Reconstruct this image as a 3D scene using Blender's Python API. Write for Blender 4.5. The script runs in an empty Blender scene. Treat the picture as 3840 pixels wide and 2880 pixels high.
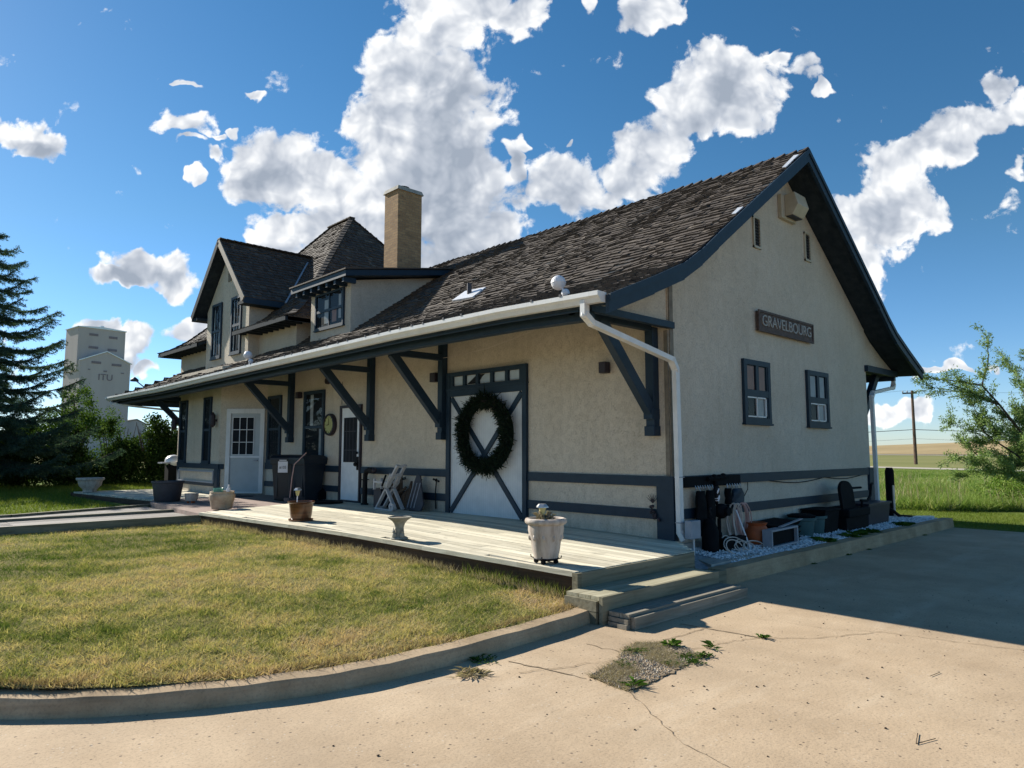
import bpy, math, random
import numpy as np
from mathutils import Vector, Matrix
V = Vector
R = math.radians
scene = bpy.context.scene
COL = scene.collection
rnd = random.Random(7)
nr = np.random.default_rng(11)

# ------------------------------------------------------------------ objects
def tag(o, label=None, cat=None, group=None, kind=None):
    if label: o['label'] = label
    if cat: o['category'] = cat
    if group: o['group'] = group
    if kind: o['kind'] = kind
    return o

def thing(name, loc, label, cat, group=None):
    o = bpy.data.objects.new(name, None)
    o.empty_display_size = 0.1
    o.location = loc
    COL.objects.link(o)
    return tag(o, label, cat, group)

def root_loc(p):
    v = V((0, 0, 0))
    while p is not None:
        v += V(p.location); p = p.parent
    return v

def link_mesh(name, me, parent=None, loc=None):
    o = bpy.data.objects.new(name, me)
    COL.objects.link(o)
    if parent is not None:
        o.parent = parent
    elif loc is not None:
        o.location = loc
    return o

def copy_tree(o, parent=None, loc=None, rz=None):
    c = o.copy(); COL.objects.link(c); c.parent = parent
    if loc is not None: c.location = loc
    if rz is not None: c.rotation_euler.z = rz
    for ch in list(o.children): copy_tree(ch, c)
    return c

class Fr:
    """a local frame: o origin, h horizontal axis, n outward normal, up = z"""
    def __init__(s, o, h, n, u=(0, 0, 1)):
        s.o = V(o); s.h = V(h).normalized(); s.n = V(n).normalized(); s.u = V(u).normalized()
    def p(s, a, z, d): return s.o + s.h * a + s.u * z + s.n * d

FX = Fr((0, 0, 0), (0, 1, 0), (-1, 0, 0))      # platform wall  (a = y, z, d = out)
FY = Fr((0, 0, 0), (1, 0, 0), (0, -1, 0))      # gable wall     (a = x, z, d = out)

class MB:
    def __init__(s): s.v = []; s.f = []; s.c = []; s.m = Matrix.Identity(4)
    def add(s, vs, fs, col=0.5):
        b = len(s.v)
        s.v += [s.m @ V(q) for q in vs]
        for f in fs:
            s.f.append(tuple(b + i for i in f)); s.c.append(col)
        return s
    def hexa(s, q, col=0.5):
        # q: 8 corners, bottom loop 0-3, top loop 4-7
        return s.add(q, [(3, 2, 1, 0), (4, 5, 6, 7), (0, 1, 5, 4), (1, 2, 6, 5), (2, 3, 7, 6), (3, 0, 4, 7)], col)
    def box(s, x0, x1, y0, y1, z0, z1, col=0.5):
        return s.hexa([(x0, y0, z0), (x1, y0, z0), (x1, y1, z0), (x0, y1, z0), (x0, y0, z1), (x1, y0, z1), (x1, y1, z1), (x0, y1, z1)], col)
    def fbox(s, fr, a0, a1, z0, z1, d0, d1, col=0.5):
        return s.hexa([fr.p(a0, z0, d0), fr.p(a1, z0, d0), fr.p(a1, z0, d1), fr.p(a0, z0, d1),
                       fr.p(a0, z1, d0), fr.p(a1, z1, d0), fr.p(a1, z1, d1), fr.p(a0, z1, d1)], col)
    def prism(s, poly, off, col=0.5):
        n = len(poly); off = V(off)
        vs = [V(q) for q in poly] + [V(q) + off for q in poly]
        fs = [tuple(range(n - 1, -1, -1)), tuple(range(n, 2 * n))]
        fs += [(i, (i + 1) % n, n + (i + 1) % n, n + i) for i in range(n)]
        return s.add(vs, fs, col)
    def beam(s, a, b, w, h, up=(0, 0, 1), col=0.5):
        a = V(a); b = V(b); d = (b - a).normalized(); up = V(up)
        sx = d.cross(up)
        if sx.length < 1e-4: sx = d.cross(V((1, 0, 0)))
        sx.normalize(); sz = sx.cross(d).normalized()
        x = sx * w / 2; z = sz * h / 2
        return s.hexa([a - x - z, a + x - z, b + x - z, b - x - z, a - x + z, a + x + z, b + x + z, b - x + z], col)
    def tube(s, pts, r, n=8, col=0.5, caps=True):
        pts = [V(q) for q in pts]; m = len(pts)
        rs = r if isinstance(r, (list, tuple)) else [r] * m
        b = len(s.v); prev = None; rings = []
        for i, q in enumerate(pts):
            d = (pts[min(i + 1, m - 1)] - pts[max(i - 1, 0)]).normalized()
            if prev is None:
                t = V((0, 0, 1)) if abs(d.z) < .9 else V((1, 0, 0))
                x = d.cross(t).normalized()
            else:
                x = (prev - d * prev.dot(d))
                x = x.normalized() if x.length > 1e-5 else d.orthogonal().normalized()
            prev = x; y = d.cross(x)
            rings.append([q + (x * math.cos(2 * math.pi * k / n) + y * math.sin(2 * math.pi * k / n)) * rs[i] for k in range(n)])
        vs = [q for rg in rings for q in rg]; fs = []
        for i in range(m - 1):
            for k in range(n):
                a = i * n + k; c = i * n + (k + 1) % n
                fs.append((a, c, c + n, a + n))
        if caps: fs += [tuple(range(n - 1, -1, -1)), tuple((m - 1) * n + k for k in range(n))]
        return s.add(vs, fs, col)
    def lathe(s, prof, c, n=24, col=0.5, wob=0.0, cap=True):
        c = V(c); vs = []; fs = []
        for r, z in prof:
            for k in range(n):
                a = 2 * math.pi * k / n; rr = r * (1 + wob * math.cos(8 * a))
                vs.append(c + V((rr * math.cos(a), rr * math.sin(a), z)))
        m = len(prof)
        for i in range(m - 1):
            for k in range(n):
                a = i * n + k; b = i * n + (k + 1) % n
                fs.append((a, b, b + n, a + n))
        if cap: fs += [tuple(range(n - 1, -1, -1)), tuple((m - 1) * n + k for k in range(n))]
        return s.add(vs, fs, col)
    def ball(s, c, r, n=10, m=7, sc=(1, 1, 1), col=0.5):
        prof = []; c = V(c); vs = []; fs = []
        for j in range(1, m):
            t = math.pi * j / m
            for k in range(n):
                a = 2 * math.pi * k / n
                vs.append(c + V((r * sc[0] * math.sin(t) * math.cos(a), r * sc[1] * math.sin(t) * math.sin(a), r * sc[2] * math.cos(t))))
        top = len(vs); vs.append(c + V((0, 0, r * sc[2]))); vs.append(c - V((0, 0, r * sc[2])))
        for j in range(m - 2):
            for k in range(n):
                a = j * n + k; b = j * n + (k + 1) % n
                fs.append((a, a + n, b + n, b))
        for k in range(n):
            fs.append((top, k, (k + 1) % n)); fs.append((top + 1, (m - 2) * n + (k + 1) % n, (m - 2) * n + k))
        return s.add(vs, fs, col)
    def build(s, name, mat, parent=None, loc=None, smooth=False, bevel=0.0):
        off = root_loc(parent) if parent is not None else (V(loc) if loc is not None else V((0, 0, 0)))
        me = bpy.data.meshes.new(name)
        me.from_pydata([tuple(q - off) for q in s.v], [], s.f)
        me.validate(clean_customdata=False)
        if len(me.polygons) == len(s.f):
            at = me.attributes.new('var', 'FLOAT', 'FACE')
            at.data.foreach_set('value', np.array(s.c, dtype=np.float32))
        if smooth:
            me.polygons.foreach_set('use_smooth', [True] * len(me.polygons))
        me.materials.append(mat)
        me.update()
        o = link_mesh(name, me, parent, loc if parent is None else None)
        if bevel:
            b = o.modifiers.new('Bevel', 'BEVEL'); b.width = bevel; b.segments = 2; b.limit_method = 'ANGLE'
        if smooth:
            try: me.set_sharp_from_angle(angle=R(40))
            except Exception: pass
        return o

def np_mesh(name, verts, k, mat, var=None, parent=None, loc=None, smooth=False):
    """verts (N*k,3) array: every k verts form one face"""
    verts = np.asarray(verts, dtype=np.float32).reshape(-1, 3)
    off = root_loc(parent) if parent is not None else (V(loc) if loc is not None else V((0, 0, 0)))
    verts = verts - np.array(off, dtype=np.float32)
    nf = len(verts) // k
    me = bpy.data.meshes.new(name)
    me.vertices.add(len(verts)); me.vertices.foreach_set('co', verts.ravel())
    me.loops.add(nf * k); me.loops.foreach_set('vertex_index', np.arange(nf * k, dtype=np.int32))
    me.polygons.add(nf)
    me.polygons.foreach_set('loop_start', np.arange(0, nf * k, k, dtype=np.int32))
    me.polygons.foreach_set('loop_total', np.full(nf, k, dtype=np.int32))
    if var is not None:
        at = me.attributes.new('var', 'FLOAT', 'FACE'); at.data.foreach_set('value', np.asarray(var, dtype=np.float32))
    me.materials.append(mat); me.update(calc_edges=True)
    if smooth: me.polygons.foreach_set('use_smooth', [True] * nf)
    return link_mesh(name, me, parent, loc if parent is None else None)

# ------------------------------------------------------------------ materials
class NT:
    def __init__(s, name, world=False):
        if world:
            s.t = world.node_tree
        else:
            s.mat = bpy.data.materials.new(name); s.mat.use_nodes = True; s.t = s.mat.node_tree
        s.t.nodes.clear()
    def n(s, typ, ins=None, **kw):
        nd = s.t.nodes.new(typ)
        for k, v in kw.items(): setattr(nd, k, v)
        for k, v in (ins or {}).items():
            sock = nd.inputs[k]
            if isinstance(v, bpy.types.NodeSocket): s.t.links.new(v, sock)
            else: sock.default_value = v
        return nd
    def ramp(s, fac, stops):
        nd = s.t.nodes.new('ShaderNodeValToRGB'); cr = nd.color_ramp
        while len(cr.elements) < len(stops): cr.elements.new(.5)
        for e, (p, c) in zip(cr.elements, stops):
            e.position = p; e.color = (c[0], c[1], c[2], 1) if not isinstance(c, (int, float)) else (c, c, c, 1)
        s.t.links.new(fac, nd.inputs[0]); return nd.outputs[0]
    def noise(s, vec, scale, detail=4, rough=.55, dist=0.0):
        nd = s.n('ShaderNodeTexNoise', {'Vector': vec, 'Scale': scale, 'Detail': detail, 'Roughness': rough, 'Distortion': dist}); return nd.outputs[0]
    def math(s, op, a, b=0.0, c=0.0, clamp=False):
        return s.n('ShaderNodeMath', {0: a, 1: b, 2: c}, operation=op, use_clamp=clamp).outputs[0]
    def vmath(s, op, a, b=(0, 0, 0)):
        nd = s.n('ShaderNodeVectorMath', {0: a, 1: b}, operation=op)
        return nd.outputs['Value'] if op in ('DOT_PRODUCT', 'LENGTH', 'DISTANCE') else nd.outputs[0]
    def mix(s, f, a, b, mode='MIX'):
        nd = s.n('ShaderNodeMix', data_type='RGBA', blend_type=mode)
        for i, v in ((0, f), (6, a), (7, b)):
            if isinstance(v, bpy.types.NodeSocket): s.t.links.new(v, nd.inputs[i])
            else: nd.inputs[i].default_value = v if i == 0 or len(v) == 4 else (*v, 1)
        return nd.outputs[2]
    def obj(s): return s.n('ShaderNodeTexCoord').outputs['Object']
    def pos(s): return s.n('ShaderNodeNewGeometry').outputs['Position']
    def scale(s, vec, sc): return s.vmath('MULTIPLY', vec, sc)
    def attr(s, name='var'): return s.n('ShaderNodeAttribute', attribute_name=name).outputs['Fac']
    def out(s, col, rough=.8, bump=None, bstr=.3, bdist=.01, metal=0.0, spec=.3, extra=None):
        p = s.n('ShaderNodeBsdfPrincipled', {'Metallic': metal, 'Specular IOR Level': spec})
        for k, v in (('Base Color', col), ('Roughness', rough)):
            if isinstance(v, bpy.types.NodeSocket): s.t.links.new(v, p.inputs[k])
            else: p.inputs[k].default_value = (*v, 1) if isinstance(v, tuple) and len(v) == 3 else v
        if bump is not None:
            b = s.n('ShaderNodeBump', {'Height': bump, 'Strength': bstr, 'Distance': bdist}); s.t.links.new(b.outputs[0], p.inputs['Normal'])
        for k, v in (extra or {}).items(): p.inputs[k].default_value = v
        o = s.n('ShaderNodeOutputMaterial'); s.t.links.new(p.outputs[0], o.inputs[0]); return s.mat

def simple(name, col, rough=.6, var=.12, nscale=12, metal=0.0, spec=.35, bstr=.15):
    t = NT(name); p = t.pos(); n = t.noise(p, nscale, 5)
    c2 = tuple(max(0, q * (1 - var * 2)) for q in col); c3 = tuple(min(1, q * (1 + var)) for q in col)
    c = t.ramp(n, [(.25, c2), (.75, c3)])
    return t.out(c, rough, bump=t.noise(p, nscale * 6, 3), bstr=bstr, bdist=.003, metal=metal, spec=spec)

M = {}
def mk_materials():
    # stucco: short curved trowel strokes
    t = NT('stucco'); p = t.pos()
    d = t.n('ShaderNodeTexNoise', {'Vector': p, 'Scale': 5.0, 'Detail': 3.0}).outputs[1]
    pd = t.vmath('ADD', p, t.vmath('SCALE', d)) ; pd.node.inputs[1].links[0].from_node.inputs['Scale'].default_value = .28
    vo = t.n('ShaderNodeTexVoronoi', {'Vector': pd, 'Scale': 30.0}, feature='DISTANCE_TO_EDGE').outputs[0]
    line = t.ramp(vo, [(0.0, 1.0), (.05, 0.0)])
    mask = t.ramp(t.noise(p, 9, 4, .6), [(.42, 0.0), (.55, 1.0)])
    lm = t.math('MULTIPLY', line, mask)
    broad = t.noise(p, .9, 5, .6)
    base = t.ramp(broad, [(.3, (.55, .475, .375)), (.72, (.65, .575, .47))])
    fine = t.noise(p, 38, 4, .65)
    base = t.mix(t.math('MULTIPLY', t.ramp(fine, [(.35, 1.0), (.6, 0.0)]), .28), base, (.22, .19, .15))
    col = t.mix(t.math('MULTIPLY', lm, .38), base, (.16, .13, .10))
    # rain streaks below the roof line
    st = t.noise(t.scale(p, (3.0, 3.0, .35)), 2.2, 4, .6)
    col = t.mix(t.math('MULTIPLY', t.ramp(st, [(.55, 0.0), (.75, 1.0)]), .18), col, (.2, .165, .12))
    zz = t.n('ShaderNodeSeparateXYZ', {0: p}).outputs[2]
    dirt = t.math('MULTIPLY', t.ramp(zz, [(.3, 1.0), (.85, 0.0)]), t.ramp(t.noise(t.scale(p, (2.5, 2.5, .8)), 2.4, 5, .65), [(.42, 0.0), (.62, 1.0)]))
    col = t.mix(t.math('MULTIPLY', dirt, .45), col, (.21, .17, .125))
    h = t.math('SUBTRACT', t.math('MULTIPLY', fine, .6), t.math('MULTIPLY', lm, 1.0))
    M['stucco'] = t.out(col, .92, bump=h, bstr=.5, bdist=.009, spec=.15)
    # painted trim, dark teal blue with worn edges
    t = NT('trim_paint'); p = t.pos(); n = t.noise(p, 6, 6, .7); g = t.noise(t.scale(p, (1, 1, 8)), 14, 4)
    col = t.ramp(n, [(.3, (.007, .020, .037)), (.7, (.013, .032, .054))])
    wear = t.ramp(t.noise(p, 22, 5, .75), [(.68, 0.0), (.74, 1.0)])
    col = t.mix(t.math('MULTIPLY', wear, .2), col, (.07, .075, .075))
    M['trim'] = t.out(col, .55, bump=g, bstr=.25, bdist=.004, spec=.35)
    # cedar shingles
    t = NT('cedar_shingle'); p = t.pos(); v = t.attr()
    g = t.noise(t.scale(p, (2.2, 2.2, 2.2)), 22, 5, .7)
    c1 = t.ramp(v, [(0.0, (.055, .043, .036)), (.35, (.085, .067, .054)), (.7, (.122, .098, .079)), (1.0, (.20, .165, .13))])
    c2 = t.mix(t.math('MULTIPLY', t.ramp(g, [(.35, 1.0), (.6, 0.0)]), .5), c1, (.03, .025, .022))
    moss = t.ramp(t.noise(p, 1.6, 4, .6), [(.58, 0.0), (.72, 1.0)])
    c3 = t.mix(t.math('MULTIPLY', moss, .4), c2, (.05, .045, .045))
    M['shingle'] = t.out(c3, .8, bump=g, bstr=.5, bdist=.01, spec=.25)
    # dark soffit boards
    t = NT('soffit_board'); p = t.pos()
    w = t.math('FRACT', t.math('MULTIPLY', t.n('ShaderNodeSeparateXYZ', {0: p}).outputs[1], 9.0))
    gr = t.ramp(w, [(0.0, 0.0), (.06, 1.0)])
    M['soffit'] = t.out(t.ramp(t.noise(p, 7, 4), [(.3, (.018, .026, .034)), (.7, (.035, .047, .056))]), .8, bump=gr, bstr=.4, bdist=.01, spec=.1)
    # painted white metal / pvc
    t = NT('white_metal'); p = t.pos(); n = t.noise(p, 3, 6, .7)
    st = t.noise(t.scale(p, (9, 9, .7)), 3, 4)
    c = t.ramp(n, [(.3, (.60, .60, .58)), (.7, (.74, .74, .73))])
    c = t.mix(t.math('MULTIPLY', t.ramp(st, [(.58, 0.0), (.75, 1.0)]), .3), c, (.33, .31, .28))
    M['white'] = t.out(c, .42, spec=.4)
    t = NT('bead_board'); p = t.pos()
    y = t.n('ShaderNodeSeparateXYZ', {0: p}).outputs[1]
    gr = t.ramp(t.math('PINGPONG', y, .0275), [(0.0, 0.0), (.006, 1.0)])
    gr2 = t.ramp(t.math('PINGPONG', y, .0275), [(0.0, .5), (.004, 1.0)])
    c = t.mix(gr2, (.32, .34, .36), t.ramp(t.noise(p, 4, 5), [(.3, (.53, .56, .58)), (.7, (.66, .68, .69))]))
    M['bead'] = t.out(c, .5, bump=gr, bstr=.5, bdist=.006)
    M['door_white'] = simple('door_white_paint', (.72, .73, .74), .4, .06, 5)
    M['door_grey'] = simple('door_grey_paint', (.42, .46, .47), .4, .05, 5)
    M['faded_and_lit'] = simple('faded_corner_and_lit_rake', (.2, .17, .13), .7, .2, 10)
    # glass
    t = NT('window_glass'); o = t.n('ShaderNodeOutputMaterial')
    fr = t.n('ShaderNodeFresnel', {'IOR': 1.6}).outputs[0]
    tr = t.n('ShaderNodeBsdfTransparent', {'Color': (.86, .88, .88, 1)}); gl = t.n('ShaderNodeBsdfGlossy', {'Roughness': .02, 'Color': (.9, .95, 1, 1)})
    nb = t.n('ShaderNodeBump', {'Height': t.noise(t.pos(), 2.2, 2), 'Strength': .06, 'Distance': .05}); t.t.links.new(nb.outputs[0], gl.inputs['Normal'])
    mx = t.n('ShaderNodeMixShader', {0: t.math('ADD', t.math('MULTIPLY', fr, .14), .015, clamp=True), 1: tr.outputs[0], 2: gl.outputs[0]})
    t.t.links.new(mx.outputs[0], o.inputs[0]); M['glass'] = t.mat
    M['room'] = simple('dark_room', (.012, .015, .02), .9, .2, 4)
    M['curtain'] = simple('white_curtain', (.42, .43, .43), .9, .08, 6)
    M['curtain_red'] = simple('rust_curtain', (.34, .19, .145), .9, .08, 9)
    M['frost'] = simple('frosted_pane', (.42, .49, .55), .35, .06, 5)
    # brick
    t = NT('tan_brick'); p = t.pos(); sp = t.n('ShaderNodeSeparateXYZ', {0: p})
    vec = t.n('ShaderNodeCombineXYZ', {0: t.math('ADD', sp.outputs[0], sp.outputs[1]), 1: sp.outputs[2], 2: 0.0}).outputs[0]
    b = t.n('ShaderNodeTexBrick', {'Vector': vec, 'Color1': (.40, .25, .125, 1), 'Color2': (.25, .145, .075, 1), 'Mortar': (.20, .16, .12, 1), 'Scale': 1.0, 'Mortar Size': .006, 'Mortar Smooth': .1, 'Bias': -.2, 'Brick Width': .2, 'Row Height': .066})
    soot = t.ramp(t.noise(t.scale(p, (2, 2, 5)), 1.6, 4), [(.55, 0.0), (.7, 1.0)])
    c = t.mix(t.math('MULTIPLY', soot, .6), b.outputs[0], (.12, .09, .06))
    c = t.mix(.25, c, t.ramp(t.noise(p, 30, 4), [(.3, (.16, .10, .06)), (.7, (.45, .32, .19))]))
    M['brick'] = t.out(c, .9, bump=b.outputs[1], bstr=-.6, bdist=.008, spec=.2)
    M['concrete'] = simple('cap_concrete', (.36, .34, .30), .9, .15, 9)
    # pressure treated deck boards (grain runs along y)
    def wood(name, c0, c1, c2, ax, knots=True):
        t = NT(name); p = t.pos(); v = t.attr()
        sc = {'x': (1.2, 22, 22), 'y': (22, 1.2, 22), 'z': (22, 22, 1.2)}[ax]
        off = t.n('ShaderNodeCombineXYZ', {0: t.math('MULTIPLY', v, 37.0), 1: t.math('MULTIPLY', v, 11.0), 2: 0.0}).outputs[0]
        q = t.vmath('ADD', t.scale(p, sc), off)
        g = t.noise(q, 1.0, 6, .65, .6)
        c = t.ramp(g, [(.28, c0), (.5, c1), (.75, c2)])
        tone = t.ramp(v, [(0.0, .72), (1.0, 1.12)])
        c = t.mix(1.0, c, tone, 'MULTIPLY')
        st = t.noise(p, 3.5, 5, .65)
        c = t.mix(t.math('MULTIPLY', t.ramp(st, [(.55, 0.0), (.72, 1.0)]), .35), c, tuple(q2 * .45 for q2 in c0))
        if knots:
            kn = t.n('ShaderNodeTexVoronoi', {'Vector': t.scale(p, tuple({22: 7.0, 1.2: 2.2}[k] for k in sc)), 'Scale': 1.0}).outputs[0]
            c = t.mix(t.math('MULTIPLY', t.ramp(kn, [(.05, 1.0), (.11, 0.0)]), .7), c, (.10, .07, .04))
        return t.out(c, .75, bump=g, bstr=.35, bdist=.006, spec=.25)
    M['deck'] = wood('treated_deck_board', (.44, .385, .28), (.70, .64, .49), (.80, .74, .60), 'y')
    M['step'] = wood('step_lumber', (.24, .21, .135), (.38, .345, .235), (.50, .46, .34), 'x')
    M['timber_x'] = wood('weathered_timber', (.13, .115, .075), (.22, .20, .135), (.31, .28, .20), 'x')
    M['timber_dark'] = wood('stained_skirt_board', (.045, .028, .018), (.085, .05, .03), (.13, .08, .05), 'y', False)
    M['plank_grey'] = wood('grey_plank', (.15, .13, .10), (.24, .215, .17), (.34, .305, .25), 'x')
    M['path_wood'] = wood('grey_walk_board', (.13, .115, .10), (.26, .235, .21), (.42, .39, .35), 'x')  # wide tone range: board texture plus dappled shade painted into the colour
    # pavement
    t = NT('pavement_concrete'); p = t.pos()
    a = t.noise(p, .45, 6, .62); b2 = t.noise(p, 3.0, 5, .6); f = t.noise(p, 60, 4, .75)
    c = t.ramp(a, [(.28, (.34, .245, .155)), (.5, (.50, .37, .24)), (.74, (.60, .465, .315))])
    c = t.mix(.30, c, t.ramp(b2, [(.3, (.33, .245, .16)), (.7, (.58, .455, .32))]))
    c = t.mix(t.math('MULTIPLY', t.ramp(f, [(.33, 1.0), (.49, 0.0)]), .5), c, (.14, .11, .08))
    stn = t.ramp(t.noise(t.scale(p, (.55, .22, 1)), 1.3, 6, .7), [(.44, 0.0), (.62, 1.0)])
    c = t.mix(t.math('MULTIPLY', stn, .30), c, (.27, .205, .14))
    pal = t.ramp(t.noise(t.scale(p, (.3, 1.3, 1)), .9, 5, .65), [(.54, 0.0), (.66, 1.0)])
    c = t.mix(t.math('MULTIPLY', pal, .28), c, (.66, .55, .41))
    peb = t.n('ShaderNodeTexVoronoi', {'Vector': p, 'Scale': 26.0})
    pm = t.math('MULTIPLY', t.ramp(peb.outputs[0], [(.16, 1.0), (.24, 0.0)]), t.ramp(t.n('ShaderNodeSeparateColor', {0: peb.outputs[1]}).outputs[0], [(.84, 0.0), (.86, 1.0)]))
    c = t.mix(t.math('MULTIPLY', pm, .75), c, (.07, .055, .045))
    lp = t.math('MULTIPLY', t.ramp(t.n('ShaderNodeTexVoronoi', {'Vector': t.vmath('ADD', p, (3.3, 1.7, 0)), 'Scale': 30.0}).outputs[0], [(.12, 1.0), (.2, 0.0)]), .5)
    c = t.mix(t.math('MULTIPLY', lp, t.ramp(t.noise(p, 5, 2), [(.5, 0.0), (.6, 1.0)])), c, (.55, .50, .42))
    h = t.math('ADD', t.math('MULTIPLY', f, .5), t.math('MULTIPLY', t.noise(p, 20, 4, .7), 1.0))
    M['pavement'] = t.out(c, .9, bump=h, bstr=.45, bdist=.006, spec=.2)
    t = NT('kerb_concrete'); p = t.pos(); f = t.noise(p, 60, 4, .7)
    c = t.ramp(t.noise(p, 2.5, 6, .65), [(.3, (.30, .215, .13)), (.7, (.50, .375, .245))])
    c = t.mix(t.math('MULTIPLY', t.ramp(f, [(.35, 1.0), (.5, 0.0)]), .3), c, (.12, .1, .08))
    st = t.ramp(t.noise(t.scale(p, (1, 1, 14)), 2.2, 3), [(.5, 0.0), (.7, 1.0)])
    c = t.mix(t.math('MULTIPLY', st, .3), c, (.15, .115, .08))
    M['kerb'] = t.out(c, .92, bump=f, bstr=.5, bdist=.006, spec=.15)
    M['soil'] = simple('dry_soil', (.29, .22, .145), 1.0, .3, 14, bstr=.6, spec=.05)
    M['crack'] = simple('crack_dirt', (.21, .16, .11), 1.0, .3, 40, spec=.05)
    # brick pavers
    t = NT('red_paver'); p = t.pos()
    b = t.n('ShaderNodeTexBrick', {'Vector': p, 'Color1': (.33, .235, .20, 1), 'Color2': (.24, .17, .145, 1), 'Mortar': (.2, .165, .14, 1), 'Scale': 1.0, 'Mortar Size': .008, 'Brick Width': .21, 'Row Height': .105})
    c = t.mix(.3, b.outputs[0], t.ramp(t.noise(p, 9, 5), [(.3, (.2, .14, .12)), (.7, (.42, .33, .28))]))
    M['paver'] = t.out(c, .9, bump=b.outputs[1], bstr=-.4, bdist=.006)
    # grass
    def grass(name, stops, patch=.6, sc=1.3, trans=True):
        t = NT(name); p = t.pos(); v = t.attr()
        big = t.math('MULTIPLY_ADD', t.noise(p, sc, 4, .6), .6, t.math('MULTIPLY', t.noise(p, sc * 6, 3, .6), .4))
        f = t.math('ADD', t.math('MULTIPLY', v, 1 - patch), t.math('MULTIPLY', t.ramp(big, [(.38, 0.0), (.62, 1.0)]), patch))
        c = t.ramp(f, stops)
        o = t.n('ShaderNodeOutputMaterial'); d = t.n('ShaderNodeBsdfDiffuse', {'Color': c}); tr = t.n('ShaderNodeBsdfTranslucent', {'Color': t.mix(1.0, c, (1.0, 1.0, .55), 'MULTIPLY')})
        m = t.n('ShaderNodeMixShader', {0: .35, 1: d.outputs[0], 2: tr.outputs[0]}); t.t.links.new(m.outputs[0], o.inputs[0]); return t.mat
    M['lawn'] = grass('dry_lawn_blades', [(0.0, (.085, .14, .03)), (.25, (.19, .23, .065)), (.46, (.38, .36, .14)), (.66, (.62, .53, .27)), (1.0, (.60, .45, .29))], .0, .9)
    M['lawn_green'] = grass('green_lawn_blades', [(0.0, (.09, .15, .02)), (.5, (.15, .2, .035)), (1.0, (.24, .25, .07))], .4, 1.5)
    M['meadow'] = grass('meadow_blades', [(0.0, (.07, .15, .03)), (.4, (.15, .25, .05)), (.7, (.30, .36, .12)), (1.0, (.58, .56, .34))], .5, .3)
    M['weed'] = grass('weed_leaves', [(0.0, (.03, .075, .015)), (1.0, (.10, .18, .035))], .2)
    M['dead'] = grass('dead_grass', [(0.0, (.22, .18, .12)), (1.0, (.50, .43, .31))], .2)
    M['thatch'] = grass('brown_thatch', [(0.0, (.17, .12, .07)), (.6, (.30, .22, .13)), (1.0, (.40, .31, .19))], .3)
    M['spruce'] = grass('spruce_needles', [(0.0, (.035, .07, .058)), (.7, (.075, .125, .10)), (1.0, (.13, .19, .145))], .3)
    M['hedge'] = grass('hedge_leaves', [(0.0, (.02, .045, .012)), (.6, (.045, .085, .022)), (1.0, (.12, .17, .06))], .35)
    M['willow'] = grass('silver_green_leaves', [(0.0, (.12, .19, .07)), (.6, (.22, .32, .12)), (1.0, (.36, .45, .22))], .3)
    M['poplar'] = grass('light_green_leaves', [(0.0, (.05, .10, .02)), (1.0, (.12, .19, .045))], .3)
    M['wreath'] = grass('wreath_needles', [(0.0, (.012, .022, .018)), (.8, (.028, .045, .03)), (1.0, (.07, .05, .06))], .2)
    t = NT('lawn_soil'); p = t.pos()
    c = t.ramp(t.noise(p, 1.3, 5, .6), [(.3, (.13, .15, .035)), (.5, (.23, .20, .075)), (.72, (.27, .21, .11))])
    c = t.mix(.45, c, t.ramp(t.noise(p, 60, 4, .7), [(.3, (.06, .055, .02)), (.7, (.27, .24, .1))]))
    M['lawnsoil'] = t.out(c, 1.0, bump=t.noise(p, 70, 4), bstr=.8, bdist=.02, spec=.05)
    t = NT('green_ground'); p = t.pos()
    c = t.ramp(t.noise(p, .5, 5, .6), [(.3, (.07, .12, .02)), (.7, (.16, .19, .045))])
    M['greenground'] = t.out(c, 1.0, bump=t.noise(p, 30, 4), bstr=.8, bdist=.03, spec=.05)
    t = NT('prairie'); p = t.pos()
    c = t.ramp(t.noise(t.scale(p, (.05, .012, 0)), 1.0, 5, .6), [(.3, (.15, .165, .055)), (.7, (.25, .235, .10))])
    M['prairie'] = t.out(c, 1.0, spec=.05)
    t = NT('stubble_hill'); p = t.pos()
    c = t.ramp(t.noise(t.scale(p, (.02, .02, .35)), 1.0, 6, .7), [(.3, (.26, .20, .105)), (.7, (.42, .32, .18))])
    M['hill'] = t.out(c, 1.0, spec=.05)
    M['road'] = simple('gravel_road', (.44, .40, .33), 1.0, .1, 3, spec=.05)
    M['stone'] = None
    t = NT('white_stone'); v = t.attr(); c = t.ramp(v, [(0.0, (.38, .40, .43)), (.5, (.62, .64, .66)), (1.0, (.84, .85, .86))]); M['stone'] = t.out(c, .7, spec=.3)
    t = NT('concrete_rubble'); v = t.attr(); M['rubble'] = t.out(t.ramp(v, [(0.0, (.16, .125, .09)), (.6, (.34, .28, .21)), (1.0, (.55, .49, .40))]), .95, spec=.1)
    M['gravelbed'] = simple('gravel_bed', (.34, .35, .37), 1.0, .3, 30, bstr=.9)
    # bark / wood poles
    t = NT('bark'); p = t.pos(); g = t.noise(t.scale(p, (6, 6, 1.2)), 5, 5, .7)
    M['bark'] = t.out(t.ramp(g, [(.3, (.045, .032, .024)), (.7, (.14, .105, .08))]), .95, bump=g, bstr=.7, bdist=.02, spec=.1)
    M['pole'] = simple('creosote_pole', (.13, .085, .06), .9, .2, 3)
    M['wire'] = simple('cable', (.03, .03, .032), .6)
    # props
    M['terracotta_cream'] = None
    t = NT('cream_pot'); p = t.pos(); st = t.noise(t.scale(p, (14, 14, 2.4)), 1.2, 5, .65)
    c = t.ramp(st, [(.3, (.30, .235, .19)), (.52, (.50, .43, .37)), (.75, (.60, .54, .48))])
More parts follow.
